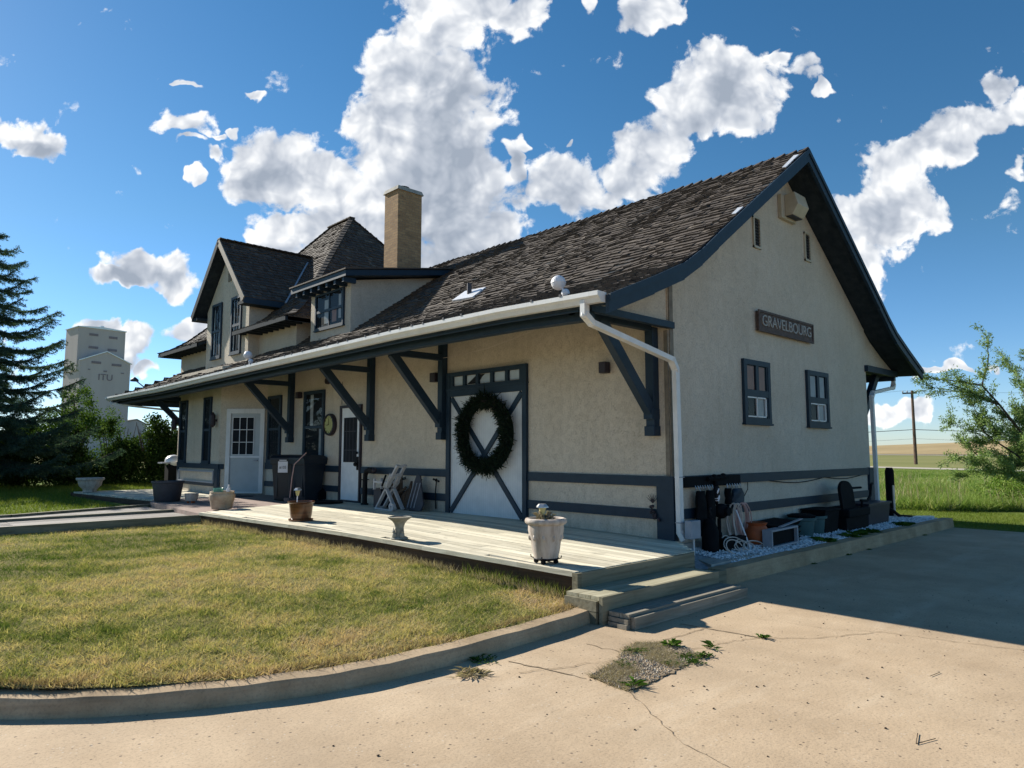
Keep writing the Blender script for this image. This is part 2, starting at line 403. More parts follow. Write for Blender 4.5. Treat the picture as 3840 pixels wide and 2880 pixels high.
    M['cream'] = t.out(c, .7, bump=st, bstr=.2, bdist=.004)
    t = NT('clay_pot'); p = t.pos(); st = t.noise(p, 6, 5, .65)
    M['clay'] = t.out(t.ramp(st, [(.3, (.30, .20, .13)), (.55, (.44, .35, .25)), (.75, (.52, .44, .33))]), .8, spec=.2)
    t = NT('glazed_brown'); p = t.pos(); st = t.noise(t.scale(p, (1, 1, 10)), 1.6, 4)
    M['brownpot'] = t.out(t.ramp(st, [(.35, (.05, .018, .008)), (.65, (.16, .062, .024))]), .22, spec=.5)
    M['rust'] = simple('orange_pot', (.40, .095, .03), .6, .15, 8)
    M['stonegrey'] = simple('cast_stone', (.30, .285, .235), .9, .2, 14, bstr=.5)
    M['black'] = simple('black_plastic', (.008, .009, .011), .75, .2, 8, spec=.08)
    M['blackmetal'] = simple('black_iron', (.012, .012, .014), .6, .2, 8, spec=.15)
    M['bin'] = simple('dark_bin_plastic', (.02, .03, .035), .42, .12, 6)
    M['bin2'] = simple('navy_bin_plastic', (.014, .022, .034), .42, .12, 6)
    M['paper'] = simple('white_label', (.72, .73, .74), .6, .05, 8)
    M['teal'] = simple('teal_plastic', (.055, .12, .125), .5, .12, 6)
    M['navy'] = simple('navy_plastic', (.010, .014, .03), .5, .12, 6)
    M['grey'] = simple('grey_plastic', (.30, .32, .36), .5, .08, 8)
    M['darkgrey'] = simple('charcoal_plastic', (.055, .055, .065), .6, .12, 8)
    M['chairwood'] = simple('faded_white_wood', (.42, .42, .43), .7, .12, 12)
    M['hose'] = simple('pink_hose', (.52, .33, .30), .55, .1, 8)
    M['hose2'] = simple('pale_rope', (.56, .48, .42), .7, .1, 8)
    M['sign'] = simple('sign_board', (.10, .07, .06), .7, .25, 18)
    M['signtext'] = simple('sign_letters', (.36, .34, .31), .5, .25, 25)
    M['clockface'] = simple('yellowed_dial', (.42, .40, .14), .5, .08, 8)
    M['lampglass'] = simple('amber_lamp_glass', (.62, .55, .25), .3, .08, 8)
    M['lampmetal'] = simple('brushed_lamp_metal', (.55, .55, .55), .3, .08, 8, metal=.6)
    M['lampwhite'] = simple('white_lamp_housing', (.75, .74, .76), .35, .05, 8)
    M['purplebrown'] = simple('dark_bronze_housing', (.03, .022, .03), .5, .15, 8)
    M['elev'] = None
    t = NT('elevator_siding'); p = t.pos()
    g = t.noise(t.scale(p, (.15, .15, .03)), 3, 4)
    M['elev'] = t.out(t.ramp(g, [(.3, (.47, .41, .395)), (.7, (.53, .47, .45))]), .85, spec=.1)
    M['elevdark'] = simple('elevator_louver', (.24, .20, .22), .8, .1, 1)
    M['beige'] = simple('beige_vent', (.46, .41, .31), .5, .08, 6)
    M['green'] = simple('green_plastic', (.10, .30, .22), .4, .1, 6)
    M['flash'] = simple('bright_flashing', (.75, .76, .78), .35, .05, 6, metal=.2)
    M['siding'] = simple('grey_siding', (.26, .24, .22), .8, .1, 3)
mk_materials()
# ================================================================== STATION
YE = [-.46, 1.2, 3.55, 8.2, 14.8, 19.7]
ZE = [0.0, .045, .055, .01, -.07, -.06]
def sag(y): return float(np.interp(y, YE, ZE))
PROF = [(-1.86, 3.25), (-1.0, 3.60), (-.35, 3.885), (.08, 4.15), (.5, 4.455), (3.46, 6.53)]
_x = np.array([q[0] for q in PROF]); _z = np.array([q[1] for q in PROF])
_t = np.concatenate([[0], np.cumsum(np.hypot(np.diff(_x), np.diff(_z)))])
def zroof(x): return float(np.interp(x, _x, _z))
def sagw(x): return max(0.0, min(1.0, (0.1 - x) / 1.9))

BX = [(-.55, 4.70), (-.25, 4.82), (.15, 5.10), (.6, 5.55), (3.46, 8.96)]
_bd = np.array([q[0] for q in BX]); _bz = np.array([q[1] for q in BX])
_bt = np.concatenate([[0], np.cumsum(np.hypot(np.diff(_bd), np.diff(_bz)))])
def zblock(d): return float(np.interp(d, _bd, _bz))
def dblock(z): return float(np.interp(z, _bz, _bd))

def shingles(mb, P, N, T, srange, expo=.14, w=.13, seed=0, streak=0.0):
    r = random.Random(seed); i = 0
    while i * expo < T - .02:
        t0 = i * expo; rng_ = srange(t0 + expo * .5); i += 1
        for s0, s1 in (rng_ if isinstance(rng_, list) else [rng_]):
            if s1 - s0 > .05: shingle_row(mb, P, N, T, s0, s1, t0, expo, w, r)
def shingle_row(mb, P, N, T, s0, s1, t0, expo, w, r):
    if True:
        s = s0 - r.random() * w; rowt = r.uniform(-.012, .012)
        ph = r.uniform(0, 6.28)
        while s < s1:
            ww = w * r.uniform(.55, 1.5)
            a = max(s, s0); b = min(s + ww - .006, s1); s += ww
            if b - a < .02: continue
            ta = max(-.03, t0 + rowt + r.uniform(-.016, .014) + .012 * math.sin(ph + s * 1.7)); tb = min(t0 + expo * 1.3, T)
            if r.random() < .02: ta += .035
            l0 = .018 + r.random() * .022; l1 = l0 + r.uniform(-.005, .006)
            if r.random() < .03: l0 += .02
            n0 = N(ta); 
            A = P(a, ta); B = P(b, ta); C_ = P(b, tb); D = P(a, tb); n1 = N(tb)
            vs = [A + n0 * l0, B + n0 * l1, C_ + n1 * .003, D + n1 * .003, A, B]
            v = min(1, max(0, r.gauss(.48, .17)))
            if r.random() < .03: v = r.uniform(.75, 1)
            mb.add(vs, [(0, 1, 2, 3), (4, 5, 1, 0)], v)
            mb.add([vs[0], vs[3], vs[4]], [(0, 1, 2)], v * .6); mb.add([vs[1], vs[2], vs[5]], [(2, 1, 0)], v * .6)

def strip_normal(ts, xs, zs, sx):
    def N(t):
        x0 = np.interp(t - .15, ts, xs); x1 = np.interp(t + .15, ts, xs); z0 = np.interp(t - .15, ts, zs); z1 = np.interp(t + .15, ts, zs)
        dx, dz = x1 - x0, z1 - z0; L = math.hypot(dx, dz) or 1
        return dx / L, dz / L
    return N

station = thing('train_station', (0, 0, 0), 'old cream stucco railway station with dark blue trim, shingle roofs and brick chimney', 'train station')
S = station
W = 6.92
# ---- walls (closed solids)
mb = MB()
lowz = .02
inner = [(0.0, 0, zroof(0.0) - .13), (.08, 0, zroof(.08) - .13), (.5, 0, zroof(.5) - .14), (3.46, 0, 6.53 - .15), (W - .5, 0, zroof(.5) - .14), (W - .08, 0, zroof(.08) - .13), (W, 0, zroof(0) - .13)]
poly = [(0, 0, lowz)] + inner + [(W, 0, lowz)]
mb.prism([V(q) for q in poly], (0, 10.7, 0))
# triangular wings closing the canopy ends
def wing(sgn):
    f = (lambda x: x) if sgn < 0 else (lambda x: W - x)
    pl = [V((f(-.001), .02, 3.20)), V((f(-1.62), .02, 3.24)), V((f(-1.0), .02, zroof(-1.0) - .13)), V((f(-.35), .02, zroof(-.35) - .13)), V((f(-.001), .02, zroof(0) - .13))]
    mb.prism(pl, (0, .1, 0))
wing(-1); wing(1)
# two storey block
mb.box(0, W, 10.7, 18.9, lowz, 4.86)
# operator's bay, angled sides
bay = [(0.002, 12.2), (-.85, 13.1), (-.85, 16.15), (0.002, 17.05)]
mb.prism([V((x, y, .3)) for x, y in bay], (0, 0, 3.45))
# gable dormer body
GY = 14.35; GX = -.3
gp = [V((GX, GY - 1.5, 3.7)), V((GX, GY + 1.5, 3.7)), V((GX, GY + 1.5, 5.62)), V((GX, GY, 7.16)), V((GX, GY - 1.5, 5.62))]
mb.prism(gp, (2.3, 0, 0))
# shed dormer body
mb.prism([V((-.003, 8.15, 3.85)), V((-.003, 8.15, 5.28)), V((2.3, 8.15, 5.72)), V((2.3, 8.15, 5.2)), V((.3, 8.15, 3.9))], (0, 1.82, 0))
mb.build('wall', M['stucco'], S)

# ---- main roof shingles
mb = MB()
def mainP(sgn):
    def P(s, t):
        x = float(np.interp(t, _t, _x)); z = float(np.interp(t, _t, _z)) + sag(s) * sagw(x)
        if t < 0: x += t * .9; z += t * .38
        wv = .012 * math.sin(s * 2.1 + t * 1.3) + .008 * math.sin(s * 5.3)
        return V((x if sgn < 0 else W - x, s, z + wv))
    return P
_N = strip_normal(_t, _x, _z, 1)
def mainN(sgn):
    def N(t):
        dx, dz = _N(t); return V((-dz * (1 if sgn < 0 else -1), 0, dx))
    return N
def rngA(t):
    x = float(np.interp(t, _t, _x))
    return (-.47, 10.72) if x > .06 else (-.47, 19.7 - (x + 1.86) * .44)
shingles(mb, mainP(-1), mainN(-1), _t[-1], rngA, .13, .12, 3)
shingles(mb, mainP(1), mainN(1), _t[-1], rngA, .2, .2, 4)
# skirt roof on the far end
tt = 4.0 - 3.25
def endP(s, t): return V((s, 19.7 - t * .80, 3.19 + t * .83))
shingles(mb, endP, lambda t: V((0, .7, .7)), 1.0, lambda t: (-1.86 + t * 1.8, W + 1.86 - t * 1.8), .14, .16, 5)
# ridge cap
for k in range(56):
    y0 = -.5 + k * .2
    zz = 6.56 + .012 * math.sin(k * .7)
    for sg in (-1, 1):
        mb.hexa([V((3.46, y0, zz - .01)), V((3.46 + sg * .13, y0, zz - .1)), V((3.46 + sg * .13, y0 + .24, zz - .13)), V((3.46, y0 + .24, zz - .04)),
                 V((3.46, y0, zz + .02)), V((3.46 + sg * .14, y0, zz - .075)), V((3.46 + sg * .14, y0 + .24, zz - .115)), V((3.46, y0 + .24, zz - .02))], rnd.uniform(.1, .5))
roof_main = mb.build('roof', M['shingle'], S)

# ---- roof deck / soffit under the shingles
mb = MB()
for sg in (-1, 1):
    f = (lambda x: x) if sg < 0 else (lambda x: W - x)
    ys = [-.44] + YE[1:5] + [10.7]
    ys = sorted(set([-.44, 1.2, 3.55, 6, 8.2, 10.7]))
    for i in range(len(PROF) - 1):
        (xa, za), (xb, zb) = PROF[i], PROF[i + 1]
        for j in range(len(ys) - 1):
            y0, y1 = ys[j], ys[j + 1]
            def q(x, z, y, dz): return V((f(x), y, z + sag(y) * sagw(x) + dz))
            mb.hexa([q(xa, za, y0, -.11), q(xb, zb, y0, -.11), q(xb, zb, y1, -.11), q(xa, za, y1, -.11), q(xa, za, y0, -.005), q(xb, zb, y0, -.005), q(xb, zb, y1, -.005), q(xa, za, y1, -.005)])
    ys = [10.7, 12.5, 14.8, 17, 18.9]
    for i in range(3):
        (xa, za), (xb, zb) = PROF[i], PROF[i + 1]
        if xb > 0: xb, zb = 0.0, zroof(0.0)
        for j in range(len(ys) - 1):
            y0, y1 = ys[j], ys[j + 1]
            ya1 = y1 if j < 3 else 19.68 - (xa + 1.86) * .44; yb1 = y1 if j < 3 else 19.68 - (xb + 1.86) * .44
            mb.hexa([q(xa, za, y0, -.11), q(xb, zb, y0, -.11), q(xb, zb, yb1, -.11), q(xa, za, ya1, -.11), q(xa, za, y0, -.005), q(xb, zb, y0, -.005), q(xb, zb, yb1, -.005), q(xa, za, ya1, -.005)])
mb.hexa([V((-1.8, 19.66, 3.07)), V((W + 1.8, 19.66, 3.07)), V((W, 18.9, 3.86)), V((0, 18.9, 3.86)), V((-1.8, 19.66, 3.17)), V((W + 1.8, 19.66, 3.17)), V((W, 18.9, 3.96)), V((0, 18.9, 3.96))])
mb.build('soffit', M['soffit'], S)

# ---- rake fascia boards on the near gable
mb = MB()
for sg in (-1, 1):
    f = (lambda x: x) if sg < 0 else (lambda x: W - x)
    for i in range(len(PROF) - 1):
        (xa, za), (xb, zb) = PROF[i], PROF[i + 1]
        mb.hexa([V((f(xa), -.50, za - .20)), V((f(xb), -.50, zb - .21)), V((f(xb), -.45, zb - .21)), V((f(xa), -.45, za - .20)),
                 V((f(xa), -.50, za + .0)), V((f(xb), -.50, zb + .0)), V((f(xb), -.45, zb + .0)), V((f(xa), -.45, za + .0))])
        mb.hexa([V((f(xa), -.52, za - .07)), V((f(xb), -.52, zb - .07)), V((f(xb), -.502, zb - .07)), V((f(xa), -.502, za - .07)),
                 V((f(xa), -.52, za + .012)), V((f(xb), -.52, zb + .012)), V((f(xb), -.502, zb + .012)), V((f(xa), -.502, za + .012))])
mb.build('fascia', M['trim'], S)
# bright flashing showing at the rake
for (t0, t1) in ((5.35, 5.95), (3.35, 3.62)):
    mb = MB()
    P = mainP(-1)
    a = P(-.46, t0); b = P(-.46, t1); n = mainN(-1)(t0)
    mb.hexa([a + n * .02, P(-.40, t0) + n * .035, P(-.38, t1) + n * .035, b + n * .02, a + n * .035, P(-.40, t0) + n * .045, P(-.38, t1) + n * .045, b + n * .035])
    mb.build('flashing', M['flash'], S)

# ---- eave plate beams (long blue boards below the gutter)
mb = MB()
ys = [-.02, 1.2, 3.55, 6, 8.2, 11, 14.8, 19.4]
for i in range(len(ys) - 1):
    y0, y1 = ys[i], ys[i + 1]
    for xx, zt, zb, wd in ((-1.66, 3.20, 3.05, .13), (-1.84, 3.245, 3.12, .03)):
        mb.hexa([V((xx, y0, zb + sag(y0))), V((xx + wd, y0, zb + sag(y0))), V((xx + wd, y1, zb + sag(y1))), V((xx, y1, zb + sag(y1))),
                 V((xx, y0, zt + sag(y0))), V((xx + wd, y0, zt + sag(y0))), V((xx + wd, y1, zt + sag(y1))), V((xx, y1, zt + sag(y1)))])
    mb.box(W + 1.55, W + 1.66, y0, y1, 3.05, 3.18)
# beam closing the wings at the gable end
mb.box(-1.64, .06, -.07, .015, 3.16, 3.245)
mb.box(W - .06, W + 1.64, -.07, .015, 3.12, 3.245)
mb.box(-1.7, W + 1.7, 19.35, 19.5, 2.98, 3.1)
mb.build('eave_beam', M['trim'], S)

# ---- gutter
def gutter(sgn, y0_, y1_):
    mb = MB(); f = (lambda x: x) if sgn < 0 else (lambda x: W - x)
    ys = [y0_] + [y for y in (1.2, 3.55, 6, 8.2, 11, 14.8, 17) if y0_ < y < y1_] + [y1_]
    sec = [(-1.835, 3.30), (-1.835, 3.185), (-1.93, 3.185), (-1.955, 3.23), (-1.985, 3.255), (-1.985, 3.305), (-1.97, 3.305), (-1.94, 3.26), (-1.925, 3.205), (-1.85, 3.205), (-1.85, 3.30)]
    n = len(sec); vs = []; fs = []
    for y in ys:
        vs += [V((f(x), y, z + sag(y) - .015)) for x, z in sec]
    for i in range(len(ys) - 1):
        for k in range(n):
            a = i * n + k; b = i * n + (k + 1) % n
            fs.append((a, b, b + n, a + n) if sgn < 0 else (b, a, a + n, b + n))
    mb.add(vs, fs)
    mb.prism([V((f(x), y0_ - .004, z + sag(y0_) - .015)) for x, z in ((-1.835, 3.30), (-1.835, 3.185), (-1.93, 3.185), (-1.955, 3.23), (-1.985, 3.255), (-1.985, 3.305))], (0, .006, 0))
    return mb
gt = gutter(-1, -.44, 19.7).build('gutter', M['white'], S)
gutter(1, -.44, 19.6).build('gutter', M['white'], S)
y = 0.1
while y < 19:
    z = 3.29 + sag(y)
    mb = MB(); mb.box(-1.985, -1.84, y, y + .012, z, z + .008)
    if rnd.random() < .7: mb.box(-1.99, -1.975, y - .002, y + .03, z - .004, z + .026)
    mb.build('hanger', M['darkgrey'], gt)
    y += rnd.uniform(.25, .6)

def downspout(pts, w=.085, d=.065):
    mb = MB()
    for i in range(len(pts) - 1):
        a, b = V(pts[i]), V(pts[i + 1]); e = (b - a).normalized() * .02
        mb.beam(a - e, b + e, w, d, (0, 1, .05) if abs((b - a).normalized().z) > .95 else (0, 0, 1))
    for i in range(1, len(pts) - 1):
        mb.ball(pts[i], .05, 8, 6)
    return mb
ds = downspout([(-1.92, -.2, 3.2), (-1.92, -.2, 3.06), (-1.80, -.2, 2.98), (-.14, -.14, 2.72), (-.02, -.12, 2.60), (.02, -.11, .50), (.02, -.16, .42)]).build('downspout', M['white'], S, smooth=False)
for z in (1.2, .62):
    mb = MB(); mb.box(-.035, .075, -.155, -.07, z, z + .012); mb.build('strap', M['grey'], ds)
downspout([(W + 1.72, .05, 3.2), (W + 1.72, .05, 2.98), (W + 1.66, .05, 2.9), (W + .34, .0, 2.72), (W + .2, -.02, 2.62), (W + .2, -.04, .3), (W + .26, -.1, .22), (W + 1.9, -.5, .15)]).build('downspout', M['white'], S)
downspout([(-1.88, 19.45, 3.15), (-1.86, 19.3, 3.0), (-.3, 17.6, 2.75), (-.1, 17.3, 2.65), (-.08, 17.3, .5)], .07, .06).build('downspout', M['white'], S)

# ---- brackets
def bracket(y, x0=0.0, far=-1.66, wd=.13, sgn=-1):
    f = (lambda x: x) if sgn < 0 else (lambda x: W - x)
    mb = MB()
    z1 = 3.30 if y > .5 else 3.19
    mb.box(*sorted((f(-.002), f(-.13))), y - .065, y + .065, 1.86, z1 + .3 if y > .5 else z1)
    mb.box(*sorted((f(-.001), f(-.155))), y - .078, y + .078, 1.74, 1.87)
    mb.box(*sorted((f(-.002), f(-.18))), y - .07, y + .07, 1.96, 2.10)
    b = mb.build('bracket', M['trim'], S, bevel=.006)
    mb = MB(); s_ = sag(y)
    mb.beam((f(-.10), y, 2.04), (f(-1.16), y, 3.16 + s_), .11, .15)
    mb.build('brace', M['trim'], b, bevel=.006)
    mb = MB(); mb.beam((f(-.12), y, 3.18 + s_), (f(far), y, 3.18 + s_), .10, .11)
    mb.build('arm', M['trim'], b, bevel=.006)
for y in (.22, 4.77, 7.17, 10.75): bracket(y)
bracket(17.4)
bracket(.2, sgn=1); bracket(9.0, sgn=1)

# ---- trim bands
for z0, z1 in ((1.077, 1.211), (.649, .778)):
    for fr_, a0, a1 in ((FX, .18, 2.635), (FX, 4.665, 7.56), (FX, 8.48, 12.18), (FY, .1, W - .06)):
        mb = MB(); mb.fbox(fr_, a0, a1, z0, z1, 0, .035); mb.build('trim_band', M['trim'], S)
mb = MB(); mb.fbox(FX, -.06, .2, .2, 1.214, -.04, .045); mb.fbox(FY, .0, .09, .2, 1.2, 0, .04); mb.build('corner_post', M['trim'], S)
mb = MB(); mb.fbox(FY, W - .17, W + .05, .15, 1.216, -.03, .045); mb.build('corner_post', M['trim'], S)
mb = MB(); mb.fbox(FY, .012, .1, 1.22, 3.88, 0, .018); mb.fbox(FX, .0, .06, 1.22, 3.14, 0, .018)
mb.build('corner_board', M['faded_and_lit'], S)
# concrete footing
mb = MB(); mb.box(-.03, W + .03, -.035, 10.6, 0, .33); mb.build('foundation', M['concrete'], S)

# ---- windows
def window(fr, a0, a1, z0, z1, sash='double', parent=S, tw=.075, curtain=None, lite=None, mat='trim', room='room'):
    mb = MB(); T = tw
    mb.fbox(fr, a0, a1, z1 - T, z1, .0, .05); mb.fbox(fr, a0, a1, z0, z0 + T, .0, .05)
    mb.fbox(fr, a0, a0 + T, z0 + T, z1 - T, .0, .048); mb.fbox(fr, a1 - T, a1, z0 + T, z1 - T, .0, .048)
    mb.fbox(fr, a0 - .02, a1 + .02, z0 - .03, z0, .0, .065)
    w = mb.build('window', M[mat], parent)
    i0, i1, j0, j1 = a0 + T, a1 - T, z0 + T, z1 - T; am = (a0 + a1) / 2; zm = (z0 + z1) / 2
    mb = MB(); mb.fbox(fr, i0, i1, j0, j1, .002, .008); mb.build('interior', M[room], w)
    mb = MB()
    if sash == 'double':
        mb.fbox(fr, i0, i1, zm - .03, zm + .03, .014, .04)
        for (p0, p1) in ((i0, i0 + .03), (i1 - .03, i1)): mb.fbox(fr, p0, p1, j0, j1, .014, .036)
    elif sash == 'cross':
        mb.fbox(fr, i0, i1, zm - .03, zm + .03, .014, .04); mb.fbox(fr, am - .02, am + .02, j0, j1, .014, .038)
    elif sash == 'twotop':
        zt = z0 + (z1 - z0) * .47
        mb.fbox(fr, i0, i1, zt - .05, zt + .05, .014, .045)
        mb.fbox(fr, am - .045, am + .045, zt + .05, j1, .014, .043)
        for (p0, p1) in ((i0, i0 + .03), (i1 - .035, i1)): mb.fbox(fr, p0, p1, j0, j1, .014, .038)
    elif sash == 'narrow':
        mb.fbox(fr, i0, i1, zm - .04, zm + .03, .014, .04)
        for k in (1, 2): mb.fbox(fr, i0 + (i1 - i0) * k / 3 - .012, i0 + (i1 - i0) * k / 3 + .012, j0, j1, .014, .036)
    mb.build('sash', M[mat], w)
    if curtain:
        for (c0, c1, e0, e1, m) in curtain:
            mb = MB(); n = 10
            for k in range(n):
                u0 = c0 + (c1 - c0) * k / n; u1 = c0 + (c1 - c0) * (k + 1) / n
                d0 = .010 + (.004 if k % 2 else 0); d1 = .010 + (0 if k % 2 else .004)
                mb.add([fr.p(u0, e0, d0), fr.p(u1, e0, d1), fr.p(u1, e1, d1), fr.p(u0, e1, d0)], [(0, 1, 2, 3)])
            mb.build('curtain', M[m], w)
    mb = MB(); mb.add([fr.p(i0, j0, .024), fr.p(i1, j0, .024), fr.p(i1, j1, .024), fr.p(i0, j1, .024)], [(0, 1, 2, 3) if fr.h.cross(fr.u).dot(fr.n) > 0 else (3, 2, 1, 0)])
    mb.build('pane', M['glass'], w)
    return w

# gable windows
def gable_window(a0, a1, z0, z1, topc, shutter):
    zt = z0 + (z1 - z0) * .47; am = (a0 + a1) / 2
    cs = [(a0 + .1, am - .05, zt + .06, z1 - .09, topc), (am + .045, a1 - .13, zt + .06, z1 - .09, topc), (am + .0, a1 - .14, z0 + .1, zt - .06, 'curtain')]
    w = window(FY, a0, a1, z0, z1, 'twotop', curtain=cs, tw=.08)
    mb = MB()
    b0, b1, c0, c1 = a0 + .095, a1 - .16, z0 + .09, zt - .055
    for k in ((b0, b1, c0, c0 + .02), (b0, b1, c1 - .02, c1), (b1 - .02, b1, c0, c1), (am - .05, am - .03, c0, c1)): mb.fbox(FY, *k, .026, .047)
    mb.build('slider', M['white'], w)
gable_window(1.92, 2.76, 1.965, 2.935, 'curtain_red', True)
gable_window(4.12, 4.99, 1.965, 2.935, 'curtain', False)
# platform windows
window(FX, 9.17, 10.15, 1.24, 2.93, 'double', curtain=[(9.72, 9.86, 2.12, 2.84, 'curtain'), (9.3, 9.42, 1.3, 2.04, 'curtain')])
window(FX, 11.35, 12.1, 1.24, 2.93, 'double')
# bay windows
FB = Fr((-.85, 0, 0), (0, 1, 0), (-1, 0, 0))
window(FB, 13.68, 14.22, 1.22, 2.97, 'double', tw=.06); window(FB, 15.5, 16.06, 1.22, 2.97, 'double', tw=.06)
# bay trim
mb = MB()
mb.fbox(FB, 13.05, 16.16, 1.07, 1.2, 0, .035); mb.fbox(FB, 13.1, 13.32, .42, 1.07, 0, .03); mb.fbox(FB, 16.04, 16.16, .42, 1.07, 0, .03)
mb.fbox(FB, 13.32, 16.04, .62, .70, 0, .04)
FA = Fr((0, 12.2, 0), (-.85, .9, 0), (-.9, -.85, 0)); LA = math.hypot(.85, .9)
mb.fbox(FA, LA - .14, LA + .01, 1.07, 1.2, 0, .035); mb.fbox(FA, LA - .05, LA + .01, .42, 1.07, 0, .035)
mb.build('trim_band', M['trim'], S)
mb = MB()
for q in ((13.35, 16.0, .98, 1.02), (13.35, 16.0, .70, .735), (13.35, 13.39, .735, .98), (15.96, 16.0, .735, .98)): mb.fbox(FB, *q, 0, .045)
mb.build('panel_frame', M['grey'], S)

# upper gable dormer windows
FG = Fr((GX, 0, 0), (0, 1, 0), (-1, 0, 0))
for a0, a1 in ((13.3, 13.98), (14.68, 15.38)):
    window(FG, a0, a1, 4.17, 5.76, 'narrow', curtain=[(a1 - .26, a1 - .13, 4.3, 5.6, 'curtain'), (a0 + .12, a0 + .22, 4.3, 5.2, 'curtain')], tw=.07)
mb = MB(); mb.fbox(FG, 14.13, 14.33, 6.28, 6.62, 0, .02); mb.build('attic_vent', M['faded_and_lit'], S)
# shed dormer window
window(Fr((-.003, 0, 0), (0, 1, 0), (-1, 0, 0)), 8.4, 9.7, 4.33, 5.17, 'cross', curtain=[(9.1, 9.3, 4.45, 5.0, 'curtain'), (8.55, 8.66, 4.5, 5.05, 'curtain'), (8.75, 8.95, 4.45, 4.75, 'curtain_red')], tw=.05)

# ---- freight door
fd = MB()
fd.fbox(FX, 2.63, 2.72, .45, 2.93, 0, .06); fd.fbox(FX, 4.57, 4.67, .45, 2.93, 0, .06)
fd.fbox(FX, 2.72, 4.57, 2.50, 2.62, 0, .055); fd.fbox(FX, 2.72, 4.57, 2.86, 2.93, 0, .055); fd.fbox(FX, 2.62, 4.68, 2.615, 2.645, 0, .07)
fd.fbox(FX, 2.72, 4.57, 2.645, 2.685, 0, .05)
for y in (2.72, 3.06, 3.43, 3.80, 4.15, 4.50): fd.fbox(FX, y - .0, y + .07, 2.685, 2.86, 0, .05)
dr = fd.build('freight_door', M['trim'], S)
mb = MB(); mb.fbox(FX, 2.72, 4.57, .46, 2.50, 0, .02); mb.build('door_panel', M['bead'], dr)
mb = MB()
mb.beam(FX.p(2.76, .50, .034), FX.p(4.53, 2.46, .034), .09, .026, (-1, 0, 0)); mb.beam(FX.p(4.53, .50, .037), FX.p(2.76, 2.46, .037), .09, .03, (-1, 0, 0))
def plank(mb, a, b, w, d0, d1):
    a = V(a); b = V(b); h = (b - a); h.normalize(); n = V((-1, 0, 0)); u = n.cross(h).normalized() * w / 2
    mb.hexa([a - u + n * d0, b - u + n * d0, b + u + n * d0, a + u + n * d0, a - u + n * d1, b - u + n * d1, b + u + n * d1, a + u + n * d1])
mb = MB()
plank(mb, (0, 2.75, .49), (0, 4.54, 2.47), .085, .02, .045); plank(mb, (0, 4.54, .49), (0, 2.75, 2.47), .085, .02, .048)
mb.build('cross_brace', M['trim'], dr)
mb = MB(); 
for k, (a, b) in enumerate(((2.80, 3.05), (3.14, 3.42), (3.51, 3.79), (3.88, 4.14), (4.23, 4.49))): mb.fbox(FX, a, b, 2.70, 2.85, .005, .012)
mb.build('transom_pane', M['frost'], dr)
mb = MB()
mb.add([FX.p(4.14, 2.70, .014), FX.p(3.88, 2.70, .014), FX.p(3.88, 2.85, .014)], [(0, 1, 2)]); mb.add([FX.p(3.79, 2.85, .014), FX.p(3.79, 2.74, .014), FX.p(3.74, 2.80, .014), FX.p(3.66, 2.85, .014)], [(0, 1, 2, 3)])
mb.build('torn_blind', M['room'], dr)

# ---- passenger door, white with leaded glass
mb = MB(); mb.fbox(FX, 8.36, 8.44, .46, 2.52, 0, .05); mb.fbox(FX, 7.57, 7.62, .46, 2.52, 0, .05); mb.fbox(FX, 7.62, 8.36, 2.46, 2.52, 0, .05); mb.fbox(FX, 7.62, 8.36, .46, .5, 0, .05)
d = mb.build('door', M['purplebrown'], S)
mb = MB(); mb.fbox(FX, 7.62, 8.36, .5, 2.46, 0, .03); mb.build('door_leaf', M['door_white'], d)
mb = MB(); mb.fbox(FX, 7.73, 8.26, 1.30, 2.25, .03, .04); mb.build('pane', M['room'], d)
mb = MB()
for a in (7.86, 8.0, 8.13): mb.fbox(FX, a, a + .012, 1.31, 2.24, .04, .046)
for z in (1.55, 1.95): mb.fbox(FX, 7.74, 8.25, z, z + .012, .04, .048)
mb.build('leading', M['darkgrey'], d)
mb = MB(); mb.ball(FX.p(7.68, 1.26, .09), .045, 8, 6); mb.fbox(FX, 7.655, 7.705, 1.14, 1.42, .03, .05); mb.ball(FX.p(7.68, 1.5, .06), .03, 8, 6); mb.build('handle', M['blackmetal'], d)

# ---- bay storm door
mb = MB(); a0, a1 = .04, 1.04
mb.fbox(FA, a0, a0 + .11, .46, 2.62, 0, .07); mb.fbox(FA, a1 - .11, a1, .46, 2.62, 0, .07); mb.fbox(FA, a0 + .11, a1 - .11, 2.5, 2.62, 0, .07); mb.fbox(FA, a0 + .11, a1 - .11, .46, .5, 0, .07)
d = mb.build('door', M['white'], S)
mb = MB(); mb.fbox(FA, a0 + .11, a1 - .11, .5, 2.5, 0, .035); mb.build('door_leaf', M['door_grey'], d)
mb = MB(); mb.fbox(FA, a0 + .28, a1 - .16, 1.44, 2.40, .035, .04); mb.build('pane', M['room'], d)
mb = MB()
g0, g1 = a0 + .28, a1 - .16
for k in range(0, 4): mb.fbox(FA, g0 + (g1 - g0) * k / 3 - .008, g0 + (g1 - g0) * k / 3 + .008, 1.44, 2.40, .04, .05)
for k in range(0, 4): mb.fbox(FA, g0, g1, 1.44 + .32 * k - .008, 1.44 + .32 * k + .008, .04, .052)
mb.fbox(FA, a0 + .11, a1 - .11, 1.36, 1.41, .035, .06)
mb.build('muntin', M['door_white'], d)
mb = MB(); mb.fbox(FA, a0 + .15, a0 + .25, 1.28, 1.31, .05, .08); mb.build('handle', M['grey'], d)

